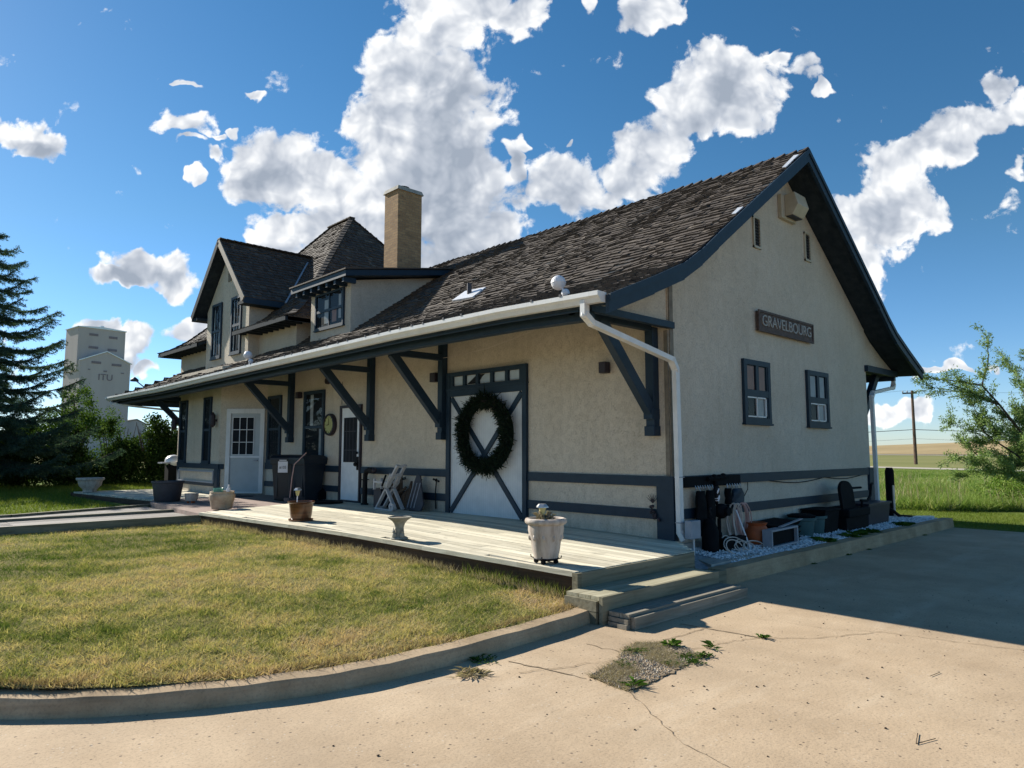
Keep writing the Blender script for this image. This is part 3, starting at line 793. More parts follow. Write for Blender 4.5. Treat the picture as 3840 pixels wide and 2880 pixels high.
# ---- block roof (bell-cast hip)
mb = MB()
_BN = strip_normal(_bt, _bd, _bz, 1)
def bd(t): return float(np.interp(t, _bt, _bd))
def bz(t): return float(np.interp(t, _bt, _bz))
def bP(side):
    def P(s, t):
        dd = bd(t); z = bz(t)
        if t < 0: dd += t; z += t * .3
        return {'f': V((dd, s, z)), 'b': V((W - dd, s, z)), 'r': V((s, 10.7 + dd, z)), 'l': V((s, 18.9 - dd, z))}[side]
    return P
def bN(side):
    def N(t):
        dx, dz = _BN(t); return {'f': V((-dz, 0, dx)), 'b': V((dz, 0, dx)), 'r': V((0, -dz, dx)), 'l': V((0, dz, dx))}[side]
    return N
shingles(mb, bP('f'), bN('f'), _bt[-1], lambda t: [(10.7 + bd(t), 13.3), (15.88, 18.9 - bd(t))] if bd(t) < .5 else (10.7 + bd(t), 18.9 - bd(t)), .13, .12, 11)
shingles(mb, bP('b'), bN('b'), _bt[-1], lambda t: (10.7 + bd(t), 18.9 - bd(t)), .2, .2, 12)
shingles(mb, bP('r'), bN('r'), _bt[-1], lambda t: (bd(t), W - bd(t)), .13, .12, 13)
shingles(mb, bP('l'), bN('l'), _bt[-1], lambda t: (bd(t), W - bd(t)), .142, .16, 14)
# hip caps
for cy, sy in ((10.7, 1), (18.9, -1)):
    for sx_ in (0, 1):
        for k in range(38):
            t = k * .165
            if t > _bt[-1]: break
            d0, z0 = bd(t), bz(t); d1, z1 = bd(t + .2), bz(t + .2)
            xa, xb = (d0, d1) if not sx_ else (W - d0, W - d1)
            mb.beam((xa, cy + sy * d0, z0 + .035), (xb, cy + sy * d1, z1 + .015), .16, .02, col=rnd.uniform(.15, .7))
for k in range(8): mb.beam((3.46, 14.1 + k * .18, 8.99), (3.46, 14.3 + k * .18, 8.98), .2, .03, col=rnd.uniform(.2, .5))
blk = mb.build('upper_roof', M['shingle'], S)
mb = MB()
for i in range(len(BX) - 1):
    (da, za), (db, zb) = BX[i], BX[i + 1]
    for side in 'fbrl':
        def q(d_, z_, e):
            lo, hi = (10.7 + d_, 18.9 - d_) if side in 'fb' else (d_, W - d_)
            s_ = lo if e == 0 else hi
            return {'f': V((d_, s_, z_)), 'b': V((W - d_, s_, z_)), 'r': V((s_, 10.7 + d_, z_)), 'l': V((s_, 18.9 - d_, z_))}[side]
        k = .09 if i < 2 else .005
        if side == 'f' and i < 3:
            for (ya, yb, e0) in ((None, 13.28, 0), (15.9, None, 1)):
                def q2(d_, z_, e):
                    s_ = (ya if ya is not None else 10.7 + d_) if e == 0 else (yb if yb is not None else 18.9 - d_)
                    return V((d_, s_, z_))
                mb.hexa([q2(da, za - k, 0), q2(da, za - k, 1), q2(db, zb - k, 1), q2(db, zb - k, 0), q2(da, za - .004, 0), q2(da, za - .004, 1), q2(db, zb - .004, 1), q2(db, zb - .004, 0)])
            continue
        mb.hexa([q(da, za - k, 0), q(da, za - k, 1), q(db, zb - k, 1), q(db, zb - k, 0), q(da, za - .004, 0), q(da, za - .004, 1), q(db, zb - .004, 1), q(db, zb - .004, 0)])
# rafter tails and fascia of the bell-cast eave
y = 10.4
while y < 19.3:
    if not (13.2 < y < 15.9): mb.box(-.5, .0, y, y + .07, 4.60, 4.72)
    y += .32
mb.box(-.56, -.52, 10.16, 13.3, 4.60, 4.70); mb.box(-.56, -.52, 15.9, 19.44, 4.60, 4.70)
mb.box(-.5, W + .5, 10.15, 10.19, 4.60, 4.70); mb.box(-.5, W + .5, 19.42, 19.45, 4.60, 4.70)
mb.build('upper_soffit', M['soffit'], S)

# ---- gable dormer roof
mb = MB(); RZ = 7.45; HW = 1.88; GS = (RZ - 5.52) / HW; RX0 = -.62
def gP(sg):
    def P(s, t):
        L = math.hypot(HW, RZ - 5.52); k = 1 - t / L
        return V((s, GY + sg * HW * k, 5.52 + (RZ - 5.52) * (1 - k)))
    return P
LG = math.hypot(HW, RZ - 5.52); ng = V((0, 0, 0))
for sg in (-1, 1):
    nn = V((0, sg * (RZ - 5.52), HW)).normalized()
    shingles(mb, gP(sg), (lambda nn: (lambda t: nn))(nn), LG, (lambda t: (RX0, dblock(5.52 + (RZ - 5.52) * max(0, t) / LG) + .06)), .13, .12, 21 + sg)
for k in range(15): mb.beam((RX0 + k * .19, GY, RZ + .03), (RX0 + .23 + k * .19, GY, RZ + .015), .22, .03, col=rnd.uniform(.1, .5))
gr = mb.build('dormer_roof', M['shingle'], S)
mb = MB()
for sg in (-1, 1):
    a = [(GY + sg * HW, 5.52), (GY, RZ)]
    xe = 2.4
    mb.hexa([V((RX0 + .03, a[0][0], a[0][1] - .12)), V((dblock(5.5) + .1, a[0][0], a[0][1] - .12)), V((xe, GY, RZ - .12)), V((RX0 + .03, GY, RZ - .12)),
             V((RX0 + .03, a[0][0], a[0][1] - .004)), V((dblock(5.5) + .1, a[0][0], a[0][1] - .004)), V((xe, GY, RZ - .004)), V((RX0 + .03, GY, RZ - .004))])
    # box return of the eave
    mb.box(GX - .3, .9, *sorted((GY + sg * 1.5, GY + sg * HW)), 5.36, 5.44)
mb.build('dormer_soffit', M['soffit'], S)
mb = MB()
for sg in (-1, 1):
    m3 = MB(); m3.beam((RX0, GY + sg * HW, 5.46), (RX0, GY, RZ - .06), .035, .17, (0, 0, 1)); m3.build('rake_board', M['soffit' if sg > 0 else 'faded_and_lit'], S)  # right board painted paler as if sunlit, left one dark as if shaded
    mb.beam((RX0, GY + sg * HW, 5.44), (dblock(5.5) + .1, GY + sg * HW, 5.44), .03, .16)
mb.build('dormer_fascia', M['trim'], S)
mb = MB(); mb.beam((1.95, GY - .28, 7.20), (.52, GY - 1.92, 5.50), .05, .05); mb.build('valley_flashing', M['grey'], S)

# ---- shed dormer roof
mb = MB()
def slab(mb, x0, z0, x1, z1, y0, y1, th):
    mb.hexa([V((x0, y0, z0 - th)), V((x1, y0, z1 - th)), V((x1, y1, z1 - th)), V((x0, y1, z0 - th)), V((x0, y0, z0)), V((x1, y0, z1)), V((x1, y1, z1)), V((x0, y1, z0))])
slab(mb, -.33, 5.40, 2.5, 5.90, 7.83, 10.38, .13)
y = 7.95
while y < 10.3: mb.box(-.3, .0, y, y + .08, 5.17, 5.28); y += .36
mb.build('shed_fascia', M['trim'], S)
mb = MB(); slab(mb, -.36, 5.435, 2.6, 5.96, 7.79, 10.42, .03)
mb.build('shed_roof', M['shingle'], S)

# ---- chimney
mb = MB(); mb.box(2.0, 2.74, 9.36, 9.97, 5.2, 8.22)
ch = mb.build('chimney', M['brick'], S)
mb = MB(); mb.hexa([V((1.96, 9.32, 8.22)), V((2.78, 9.32, 8.22)), V((2.78, 10.01, 8.22)), V((1.96, 10.01, 8.22)), V((2.0, 9.36, 8.33)), V((2.74, 9.36, 8.33)), V((2.74, 9.97, 8.33)), V((2.0, 9.97, 8.33))])
mb.box(1.97, 2.77, 9.33, 10.0, 5.4, 6.12)
mb.build('chimney_cap', M['concrete'], ch)
mb = MB(); mb.lathe([(.16, 8.3), (.17, 8.42), (.13, 8.42), (.12, 8.3)], (2.35, 9.66, 0), 16); mb.build('flue', M['black'], ch)

# ---- small things on the roof
mb = MB(); P = mainP(-1); n = mainN(-1)(3.0)
c = V((.55, 5.15, zroof(.55)))
tt0 = float(np.interp(.3, _x, _t)); tt1 = float(np.interp(.62, _x, _t))
def roofq(y0, y1, t0, t1, l): 
    nn = mainN(-1)(t0); return [P(y0, t0) + nn * l, P(y1, t0) + nn * l, P(y1, t1) + nn * l, P(y0, t1) + nn * l]
q0 = roofq(4.35, 4.95, tt0, tt1, .012); q1 = roofq(4.35, 4.95, tt0, tt1, .045)
mb.hexa(q0 + q1); vb = mb.build('vent_flashing', M['flash'], S)
mb = MB(); x = .46; zz = zroof(x); mb.lathe([(.045, 0), (.045, .24)], (x, 4.66, zz), 12); mb.build('vent_pipe', M['darkgrey'], vb)

# ---- vents on the near gable
def louvre(a0, a1, z0, z1):
    mb = MB(); T = .035
    mb.fbox(FY, a0, a1, z0, z0 + T, 0, .03); mb.fbox(FY, a0, a1, z1 - T, z1, 0, .03); mb.fbox(FY, a0, a0 + T, z0, z1, 0, .029); mb.fbox(FY, a1 - T, a1, z0, z1, 0, .029)
    w = mb.build('louvre_vent', M['beige'], S)
    mb = MB(); mb.fbox(FY, a0 + T, a1 - T, z0 + T, z1 - T, .002, .006); mb.build('opening', M['room'], w)
    mb = MB(); z = z0 + T
    while z < z1 - T - .02:
        mb.beam(FY.p(a0 + T, z + .02, .012), FY.p(a1 - T, z + .02, .012), .028, .008, (0, -1, 1.2)); z += .05
    mb.build('slat', M['darkgrey'], w)
louvre(2.41, 2.65, 4.76, 5.28); louvre(4.28, 4.52, 4.90, 5.42)
mb = MB(); mb.fbox(FY, 3.32, 3.86, 5.45, 5.86, 0, .07); mb.prism([FY.p(3.44, 5.50, .07), FY.p(3.44, 5.50, .20), FY.p(3.44, 5.66, .30), FY.p(3.44, 5.88, .24), FY.p(3.44, 5.86, .07)], (.42, 0, 0))
eb = mb.build('exhaust_hood', M['beige'], S, bevel=.008)
mb = MB(); mb.fbox(FY, 3.47, 3.83, 5.488, 5.5, .08, .19); mb.build('hood_opening', M['darkgrey'], eb)

# ---- wall lamps
def wall_lamp(y, z, w=.16, h=.17, d=.14, fr=FX):
    mb = MB(); mb.fbox(fr, y - w / 2, y + w / 2, z - h / 2, z + h / 2, .02, d); mb.fbox(fr, y - w / 4, y + w / 4, z - h / 3, z + h / 3, 0, .02)
    return mb.build('wall_lamp', M['purplebrown'], S, bevel=.012)
wall_lamp(4.99, 2.88); wall_lamp(10.33, 2.86, .13, .15); wall_lamp(1.02, 2.72, .12, .16)
mb = MB(); c = FX.p(9.04, 3.11, 0)
for i in range(1): mb.tube([c, c + V((-.07, 0, 0))], [.075, .07], 14)
mb.build('wall_vent', M['purplebrown'], S)
# lantern beside bay windows
for y in (16.3, 13.33):
    mb = MB(); mb.lathe([(.02, .34), (.07, .26), (.08, .02), (.03, -.05), (.0, -.06)], FB.p(y, 2.2, .11), 8); mb.fbox(FB, y - .02, y + .02, 2.3, 2.36, 0, .11)
    mb.build('wall_lantern', M['purplebrown'], S)
# slack wire under the canopy
mb = MB(); pts = []
for k in range(25):
    u = k / 24; y = .9 + u * 4.0; pts.append((-.06 - .9 * (1 - u) , y, 3.36 - .14 * u - .10 * math.sin(math.pi * u)))
mb.tube(pts, .0035, 5); mb.build('slack_cable', M['hose2'], S)
# cables along the gable band
mb = MB()
for (x0, x1, z, s_) in ((2.6, 4.7, 1.085, .06), (4.7, 6.4, 1.085, .05)):
    mb.tube([FY.p(x0 + (x1 - x0) * k / 14, z - s_ * math.sin(math.pi * k / 14), .03) for k in range(15)], .007, 5)
mb.tube([FY.p(1.95, 1.08, .03), FY.p(1.93, .98, .04), FY.p(1.82, .88, .04), FY.p(1.66, .82, .03)], .006, 5)
mb.build('slack_cable', M['black'], S)
# weathered scroll ornament above the passenger door
mb = MB()
for z in (2.98, 2.9, 2.82, 2.72): mb.ball(FX.p(8.42, z, .015), .03, 6, 5, (.4, .7, 1))
mb.tube([FX.p(8.42, 3.05, .012), FX.p(8.42, 2.55, .012)], .006, 5); mb.build('chime', M['darkgrey'], S)
# ================================================================== GROUND
def struct(o): return tag(o, kind='structure')
CAM = np.array([-7.80, -5.23])
def poly_sheet(name, pts, z, mat, thick=0.0):
    mb = MB()
    if thick: mb.prism([V((x, y, z - thick)) for x, y in pts], (0, 0, thick))
    else: mb.add([V((x, y, z)) for x, y in pts], [tuple(range(len(pts)))])
    return mb.build(name, mat)
mb = MB(); mb.box(-2500, 2500, -2500, 2500, -.2, -.05); struct(mb.build('ground', M['prairie']))
struct(poly_sheet('pavement', [(-60, -60), (8.5, -60), (8.5, -.3), (-1.8, -.3), (-6.6, .3), (-7.8, 1.6), (-9.5, 5), (-12, 14), (-60, 14)], 0, M['pavement'], .04))
# mown grass at the right, running behind the station
struct(poly_sheet('grass_verge', [(8.5, -40), (12.4, -40), (12.8, 40), (7.2, 40), (7.2, -.2), (8.5, -.2)], .005, M['greenground'], .04))
struct(poly_sheet('meadow_ground', [(12.4, -60), (58, -60), (64, 60), (12.8, 60)], 0, M['greenground'], .045))
def along(x0, x1, y0, y1, z, mat, name):  # strip between two x bands, skewed like the far road
    k = .38
    struct(poly_sheet(name, [(x0 + k * y0, y0), (x1 + k * y0, y0), (x1 + k * y1, y1), (x0 + k * y1, y1)], z, mat))
along(51.6, 56.5, -90, 200, .02, M['road'], 'gravel_road')
along(215, 245, -300, 500, .02, M['road'], 'far_field_edge')
# tan hill on the horizon: a low swell
n1, n2 = 60, 30; vs = []; fs = []
for i in range(n1 + 1):
    for j in range(n2 + 1):
        y = -700 + 1900 * i / n1; x = 250 + 600 * j / n2 + .38 * y
        hgt = 9.2 * math.exp(-((y - 30) / 210) ** 2) * (1 - math.exp(-(j / 9.0) ** 2)) + 3.0 * math.exp(-((y + 200) / 320) ** 2) * (j / n2) + 3.4 * math.exp(-((y - 420) / 260) ** 2) * (j / n2) - .1
        vs.append((x, y, hgt + .25 * math.sin(y * .02 + j)))
for i in range(n1):
    for j in range(n2):
        a = i * (n2 + 1) + j; fs.append((a, a + n2 + 1, a + n2 + 2, a + 1))
mb = MB(); mb.add(vs, fs); struct(mb.build('hill', M['hill'], smooth=True))

# cracks and joints of the pavement
def crack(pts, w0, w1, z=.0035, jag=.02, seed=1):
    r = random.Random(seed); mb = MB(); P = []
    for i in range(len(pts) - 1):
        a, b = V((*pts[i], 0)), V((*pts[i + 1], 0)); n = max(2, int((b - a).length / .05))
        for k in range(n): P.append(a + (b - a) * k / n + V((r.uniform(-jag, jag), r.uniform(-jag, jag), 0)))
    P.append(V((*pts[-1], 0)))
    L = []; Rr = []
    for i, q in enumerate(P):
        d = (P[min(i + 1, len(P) - 1)] - P[max(0, i - 1)]).normalized(); s_ = V((-d.y, d.x, 0)); w = r.uniform(w0, w1) * .55
        L.append(V((q.x + s_.x * w, q.y + s_.y * w, z))); Rr.append(V((q.x - s_.x * w, q.y - s_.y * w, z)))
    m = len(P); mb.add(L + Rr, [(i, i + 1, m + i + 1, m + i) for i in range(m - 1)])
    return mb
mb = MB()
for i, (pts, w0, w1, jg) in enumerate([
    ([(-4.16, -1.35), (-4.05, -2.0)], .004, .014, .012), ([(-4.05, -2.36), (-4.2, -2.6), (-4.49, -3.04), (-4.62, -3.6)], .001, .006, .012),
    ([(-3.4, -1.45), (-3.38, -1.76)], .004, .013, .02), ([(-3.35, -1.76), (-2.82, -1.81), (-2.3, -1.84)], .004, .012, .015),
    ([(-2.29, -1.6), (-2.25, -1.9), (-2.2, -2.36)], .008, .018, .006), ([(-2.9, -2.12), (-2.5, -2.2), (-2.2, -2.32), (-1.91, -2.63), (-1.28, -2.93), (-1.07, -3.9), (-.9, -5.0)], .002, .008, .015),
    ([(-1.6, -1.95), (-1.5, -2.6), (-1.28, -2.93)], .001, .004, .015), ([(-4.0, -2.36), (-3.34, -2.32)], .003, .01, .01), ([(-3.4, -1.95), (-3.9, -1.75), (-4.3, -1.6)], .002, .008, .02), ([(-7.2, -1.2), (-7.0, -1.6), (-6.95, -2.2)], .001, .004, .02)]):
    m2 = crack(pts, w0, w1, .0035 + .0003 * i, jg, i + 3); mb.add(m2.v, m2.f)
struct(mb.build('pavement_crack', M['crack']))
# bare hole in the slab filled with dead grass
hole = [(-4.0, -1.99), (-4.04, -2.26), (-4.05, -2.36), (-3.78, -2.36), (-3.34, -2.3), (-3.08, -2.28), (-2.92, -2.1), (-2.92, -1.88), (-3.08, -1.71), (-3.32, -1.76), (-3.57, -1.9)]
_hr = random.Random(12); _h = []
for i in range(len(hole)):
    a, b = V((*hole[i], 0)), V((*hole[(i + 1) % len(hole)], 0)); m_ = max(2, int((b - a).length / .035))
    for k in range(m_):
        q = a.lerp(b, k / m_); _h.append((q.x + _hr.gauss(0, .014), q.y + _hr.gauss(0, .014)))
struct(poly_sheet('bare_patch', _h, .0075, M['soil']))

# ---- kerb round the lawn
KP = [(-2.74, -1.02), (-3.6, -1.10), (-4.75, -1.13), (-5.52, -1.03), (-6.36, -.67), (-7.06, -.15), (-7.9, .85), (-8.7, 2.6), (-9.3, 5.0), (-9.6, 7.8)]
def smooth_path(P, n=6):
    out = []
    for i in range(len(P) - 1):
        p0 = V((*P[max(0, i - 1)], 0)); p1 = V((*P[i], 0)); p2 = V((*P[i + 1], 0)); p3 = V((*P[min(len(P) - 1, i + 2)], 0))
        for k in range(n):
            t = k / n; out.append(.5 * ((2 * p1) + (-p0 + p2) * t + (2 * p0 - 5 * p1 + 4 * p2 - p3) * t * t + (-p0 + 3 * p1 - 3 * p2 + p3) * t ** 3))
    out.append(V((*P[-1], 0))); return out
KS = smooth_path(KP)
def sweep(path, sec, name, mat, closed_ends=True):
    mb = MB(); vs = []; n = len(sec); m = len(path)
    for i, q in enumerate(path):
        d = (path[min(i + 1, m - 1)] - path[max(0, i - 1)]).normalized(); s_ = V((d.y, -d.x, 0))
        wob = .004 * math.sin(i * 1.7)
        vs += [q + s_ * u + V((0, 0, w + (wob if w > .02 else 0))) for u, w in sec]
    fs = [(i * n + k, i * n + (k + 1) % n, (i + 1) * n + (k + 1) % n, (i + 1) * n + k) for i in range(m - 1) for k in range(n)]
    fs += [tuple(range(n)), tuple((m - 1) * n + k for k in reversed(range(n)))]
    mb.add(vs, fs); return mb
kb = sweep(KS, [(0, -.03), (.012, .085), (.03, .108), (.16, .115), (.175, .10), (.18, -.03)], 'k', None).build('kerb', M['kerb'], loc=(-4.75, -1.13, 0), smooth=True)
tag(kb, 'low curved concrete kerb along the front of the dry lawn', 'kerb')
# kerb along the gable end
mb = MB(); xs = [-.42, .5, 1.6, 2.9, 4.3, 5.8, 7.2, 8.56]
for i in range(len(xs) - 1):
    z = .185 + .004 * math.sin(i * 2.0)
    mb.hexa([V((xs[i], -.975, -.03)), V((xs[i + 1], -.975, -.03)), V((xs[i + 1], -.76, -.03)), V((xs[i], -.76, -.03)), V((xs[i], -.95, z)), V((xs[i + 1], -.95, z)), V((xs[i + 1], -.765, z)), V((xs[i], -.765, z))])
tag(mb.build('kerb', M['kerb'], loc=(4, -.85, 0)), 'straight raised concrete kerb holding the white gravel beside the gable wall', 'kerb')

# ---- lawn body
def lawn_z(x, y):
    # distance from kerb to deck edge
    t = np.clip((y + 1.0) / 3.0, 0, 1)
    return .10 + .13 * t + .008 * np.clip(y - 2, 0, 8)
edge_x = lambda y: -2.60 - .073 * (y + .66)
kin = [(q.x, q.y) for q in KS]
def lawn_inside(x, y):
    """numpy mask: inside kerb line and left of the deck"""
    px = np.array([q[0] for q in kin])[::-1]; py = np.array([q[1] for q in kin])[::-1]
    ylow = np.interp(x, px, py) + .17
    return (y > ylow) & (x < edge_x(y) - .0) & (y < 7.62 + .02 * (-x - 3)) & (x > -9.4)
nx, ny = 70, 90; gx = np.linspace(-9.5, -2.3, nx); gy = np.linspace(-1.1, 7.9, ny)
vs = []; fs = []
for i in range(nx):
    for j in range(ny):
        x, y = gx[i], gy[j]; yk = float(np.interp(x, [q[0] for q in kin][::-1], [q[1] for q in kin][::-1])) + .165; y = max(y, yk); x = min(x, float(edge_x(y)) + .03); vs.append((x, y, float(lawn_z(x, y)) + .006 * math.sin(x * 5 + y * 3) * math.cos(y * 4)))
for i in range(nx - 1):
    for j in range(ny - 1):
        cx, cy = (gx[i] + gx[i + 1]) / 2, (gy[j] + gy[j + 1]) / 2
        px = np.array([q[0] for q in kin])[::-1]; py = np.array([q[1] for q in kin])[::-1]
        if gy[j + 1] > np.interp(gx[i], px, py) - .05 and gx[i] < edge_x(cy) + .06 and cx > -9.55:
            a = i * ny + j; fs.append((a, a + ny, a + ny + 1, a + 1))
mb = MB(); mb.add(vs, fs); struct(mb.build('lawn_ground', M['lawnsoil'], smooth=True))

def blades(n, xy, zf, h, w, lean, seed, hvar=.5):
    r = np.random.default_rng(seed)
    x, y = xy; n = len(x); z = zf(x, y)
    a = r.uniform(0, 2 * np.pi, n); hh = h * (1 - hvar + 2 * hvar * r.random(n)); ww = w * r.uniform(.6, 1.4, n)
    la = r.uniform(0, 2 * np.pi, n); ll = lean * hh * r.random(n) * 1.6
    dx, dy = np.cos(a) * ww / 2, np.sin(a) * ww / 2
    tx, ty = x + np.cos(la) * ll, y + np.sin(la) * ll
    v = np.stack([np.stack([x - dx, y - dy, z - .01], 1), np.stack([x + dx, y + dy, z - .01], 1), np.stack([tx, ty, z + hh], 1)], 1)
    return v.reshape(-1, 3)
def sample_lawn(n, dens_pow=1.6, seed=5):
    r = np.random.default_rng(seed); X = []; Y = []; tot = 0
    while tot < n:
        x = r.uniform(-9.4, -2.4, 200000); y = r.uniform(-1.1, 7.9, 200000)
        d = np.hypot(x - CAM[0], y - CAM[1]); keep = lawn_inside(x, y) & (r.random(len(x)) < np.clip((4.2 / d) ** dens_pow, .05, 1))
        X.append(x[keep]); Y.append(y[keep]); tot += keep.sum()
    X = np.concatenate(X)[:n]; Y = np.concatenate(Y)[:n]; return X, Y
LX, LY = sample_lawn(190000)
lv = blades(0, (LX, LY), lawn_z, .027, .0085, 2.2, 6, .75)
def vnoise(x, y, sc, seed):
    g_ = np.random.default_rng(seed).random((64, 64)); u, v = (x * sc) % 63, (y * sc) % 63; i, j = u.astype(int), v.astype(int); fu, fv = u - i, v - j
    fu = fu * fu * (3 - 2 * fu); fv = fv * fv * (3 - 2 * fv)
    return (g_[i, j] * (1 - fu) + g_[i + 1, j] * fu) * (1 - fv) + (g_[i, j + 1] * (1 - fu) + g_[i + 1, j + 1] * fu) * fv
_px = np.array([q[0] for q in kin])[::-1]; _py = np.array([q[1] for q in kin])[::-1]
dk_ = LY - np.interp(LX, _px, _py) - .17; dd_ = edge_x(LY) - LX
patch_ = .50 * vnoise(LX, LY, .8, 1) + .32 * vnoise(LX, LY, 2.3, 2) + .30 * vnoise(LX, LY, 6.5, 3)
lvar = np.clip((patch_ - .56) * 1.7 + .45 + (nr.random(len(LX)) - .5) * .55 + .30 * np.exp(-dk_ / .35) + .22 * np.exp(-dd_ / .6) - .10 * np.clip((LX + 3) / -6, 0, 1), 0, 1)
tuft_ = vnoise(LX, LY, 9.0, 5)
lv = lv.reshape(-1, 3, 3); lv[:, 2, 2] += (np.clip(tuft_ - .45, 0, 1) * .045 - .004); lv = lv.reshape(-1, 3)
g = np_mesh('lawn_grass', lv, 3, M['lawn'], var=lvar)
tag(g, 'dry patchy lawn of short green and straw coloured grass inside the kerb', 'lawn', kind='stuff')
# ragged longer tufts along the deck skirt and along the kerb
def edge_tufts(name, pts, n, h, spread, mat, seed, label, zf=None, w=.007, lean=.8, cat='grass'):
    r = np.random.default_rng(seed); P = np.array(pts, float); seg = np.hypot(*(P[1:] - P[:-1]).T); cs = np.concatenate([[0], np.cumsum(seg)])
    t = r.uniform(0, cs[-1], n); cl = np.sin(t * 3.1) + np.sin(t * 7.3 + 1) ; t = t[r.random(n) < .55 + .22 * cl]
    x = np.interp(t, cs, P[:, 0]) + r.normal(0, spread, len(t)); y = np.interp(t, cs, P[:, 1]) + r.normal(0, spread, len(t))
    v = blades(0, (x, y), zf or lawn_z, h, w, lean, seed + 1, .6)
    return tag(np_mesh(name, v, 3, mat, var=r.random(len(t))), label, cat, kind='stuff')
edge_tufts('edge_grass', [(-2.68, -.5), (-2.8, 1.0), (-3.0, 4.0), (-3.22, 7.4)], 9000, .075, .03, M['dead'], 31, 'straw coloured tufts of grass along the foot of the deck')
edge_tufts('edge_grass', [(-2.64, -.5), (-2.75, .9)], 1200, .11, .03, M['lawn_green'], 32, 'taller green tufts of grass at the near corner of the deck')
kk = [(q[0], q[1] + .235) for q in kin]
edge_tufts('edge_grass', kk, 15000, .036, .022, M['thatch'], 33, 'brown thatch of grass lining the curved kerb')

# ================================================================== DECK
deck = thing('deck', (-1.6, 3, 0), 'low pale wooden deck of long boards beside the freight door', 'deck')
def dz(y): return .38 + .02 * max(0, min(4.0, y + .66))
mb = MB(); r = random.Random(4); bw = .135; k = 0
x = 0.0
def ylim(x):
    lo = -.655 if x < -.6 else -.655 + (x + .6) * 1.02
    hi = 7.6 + (x + 3.2) * .43
    return lo, hi
xx = -.002
while xx > -3.25:
    x1 = xx; x0 = xx - bw + .006; lo, hi = ylim((x0 + x1) / 2)
    # outer skewed edge
    ymax_edge = (-2.60 - x0) / .073 - .66
    y = lo - .012; cuts = [y]
    start = max(y, ymax_edge) if x0 < -2.60 else y
    if x0 < -2.60 and ymax_edge > hi: xx -= bw; continue
    cuts = [start]
    yy = start + r.uniform(1.2, 3.6)
    while yy < hi - .6: cuts.append(yy); yy += 3.6
    cuts.append(hi)
    for i in range(len(cuts) - 1):
        a, b = cuts[i] + .002, cuts[i + 1] - .002; v = r.random(); dzv = r.uniform(-.002, .002)
        nn = max(1, int((b - a) / 1.0)); 
        for j in range(nn):
            a2 = a + (b - a) * j / nn; b2 = a + (b - a) * (j + 1) / nn
            mb.hexa([V((x0, a2, dz(a2) - .035)), V((x1, a2, dz(a2) - .035)), V((x1, b2, dz(b2) - .035)), V((x0, b2, dz(b2) - .035)),
                     V((x0, a2, dz(a2) + dzv)), V((x1, a2, dz(a2) + dzv)), V((x1, b2, dz(b2) + dzv)), V((x0, b2, dz(b2) + dzv))], v)
    xx -= bw
mb.build('decking', M['deck'], deck)
mb = MB()
ys = np.linspace(-.66, 7.6, 12)
for i in range(11):
    a, b = ys[i], ys[i + 1]; xa, xb = edge_x(a), edge_x(b)
    mb.hexa([V((xa - .045, a, dz(a) - .045)), V((xa + .02, a, dz(a) - .045)), V((xb + .02, b, dz(b) - .045)), V((xb - .045, b, dz(b) - .045)),
             V((xa - .045, a, dz(a) + .004)), V((xa + .02, a, dz(a) + .004)), V((xb + .02, b, dz(b) + .004)), V((xb - .045, b, dz(b) + .004))], .3 + .4 * (i % 3) / 2)
mb.build('edge_board', M['deck'], deck)
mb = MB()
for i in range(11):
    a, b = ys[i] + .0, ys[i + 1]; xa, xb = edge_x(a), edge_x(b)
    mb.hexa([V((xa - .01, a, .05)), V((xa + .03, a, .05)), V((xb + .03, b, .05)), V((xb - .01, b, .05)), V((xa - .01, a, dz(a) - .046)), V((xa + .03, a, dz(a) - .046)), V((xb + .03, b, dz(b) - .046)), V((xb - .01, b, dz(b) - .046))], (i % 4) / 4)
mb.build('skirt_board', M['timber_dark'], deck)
mb = MB()
mb.box(-2.645, -.60, -.70, -.662, .215, .372, .6); mb.box(-2.62, -.6, -.695, -.665, .0, .21, .2)
mb.hexa([V((-.60, -.70, .2)), V((.08, -.02, .2)), V((.05, .01, .2)), V((-.62, -.66, .2)), V((-.60, -.70, .372)), V((.08, -.02, .372)), V((.05, .01, .372)), V((-.62, -.66, .372))], .4)
mb.box(-2.66, -2.60, -.71, -.64, .02, .374, .1)
mb.build('end_board', M['timber_x'], deck)
# timber steps
st = thing('timber_step', (-1.8, -1.0, 0), 'upper timber step, a hollow box of pale treated lumber at the deck end', 'step', 'steps at the end of the deck')
mb = MB(); mb.box(-2.82, -.86, -.86, -.712, .205, .236, .3); mb.box(-2.82, -.86, -1.0, -.865, .205, .238, .6); mb.box(-2.82, -.86, -1.118, -1.005, .205, .240, .8); mb.build('tread', M['step'], st)
mb = MB(); mb.box(-2.84, -.86, -1.16, -1.12, .0, .246, .75); mb.box(-2.86, -2.81, -1.10, -.72, .11, .203, .3); mb.box(-2.86, -2.81, -1.10, -.72, .0, .105, .1); mb.box(-.90, -.86, -1.1, -.72, .0, .203, .3); mb.box(-.82, -.42, -1.0, -.965, .0, .19, .3)
mb.build('riser', M['timber_x'], st)
st = thing('timber_step', (-1.8, -1.3, 0), 'lower grey step of stacked planks lying on the pavement', 'step', 'steps at the end of the deck')
mb = MB()
for i, z in enumerate((.0, .043, .086)):
    mb.box(-2.80 + .01 * i, -.84 - .01 * i, -1.30, -1.185, z + .002, z + .04, .2 + .2 * i); mb.box(-2.82 + .02 * i, -.85, -1.405, -1.305, z + .002, z + .041, .35 + .2 * i)
mb.box(-2.76, -.80, -1.455, -1.41, .003, .105, .8)
mb.build('plank', M['plank_grey'], st)

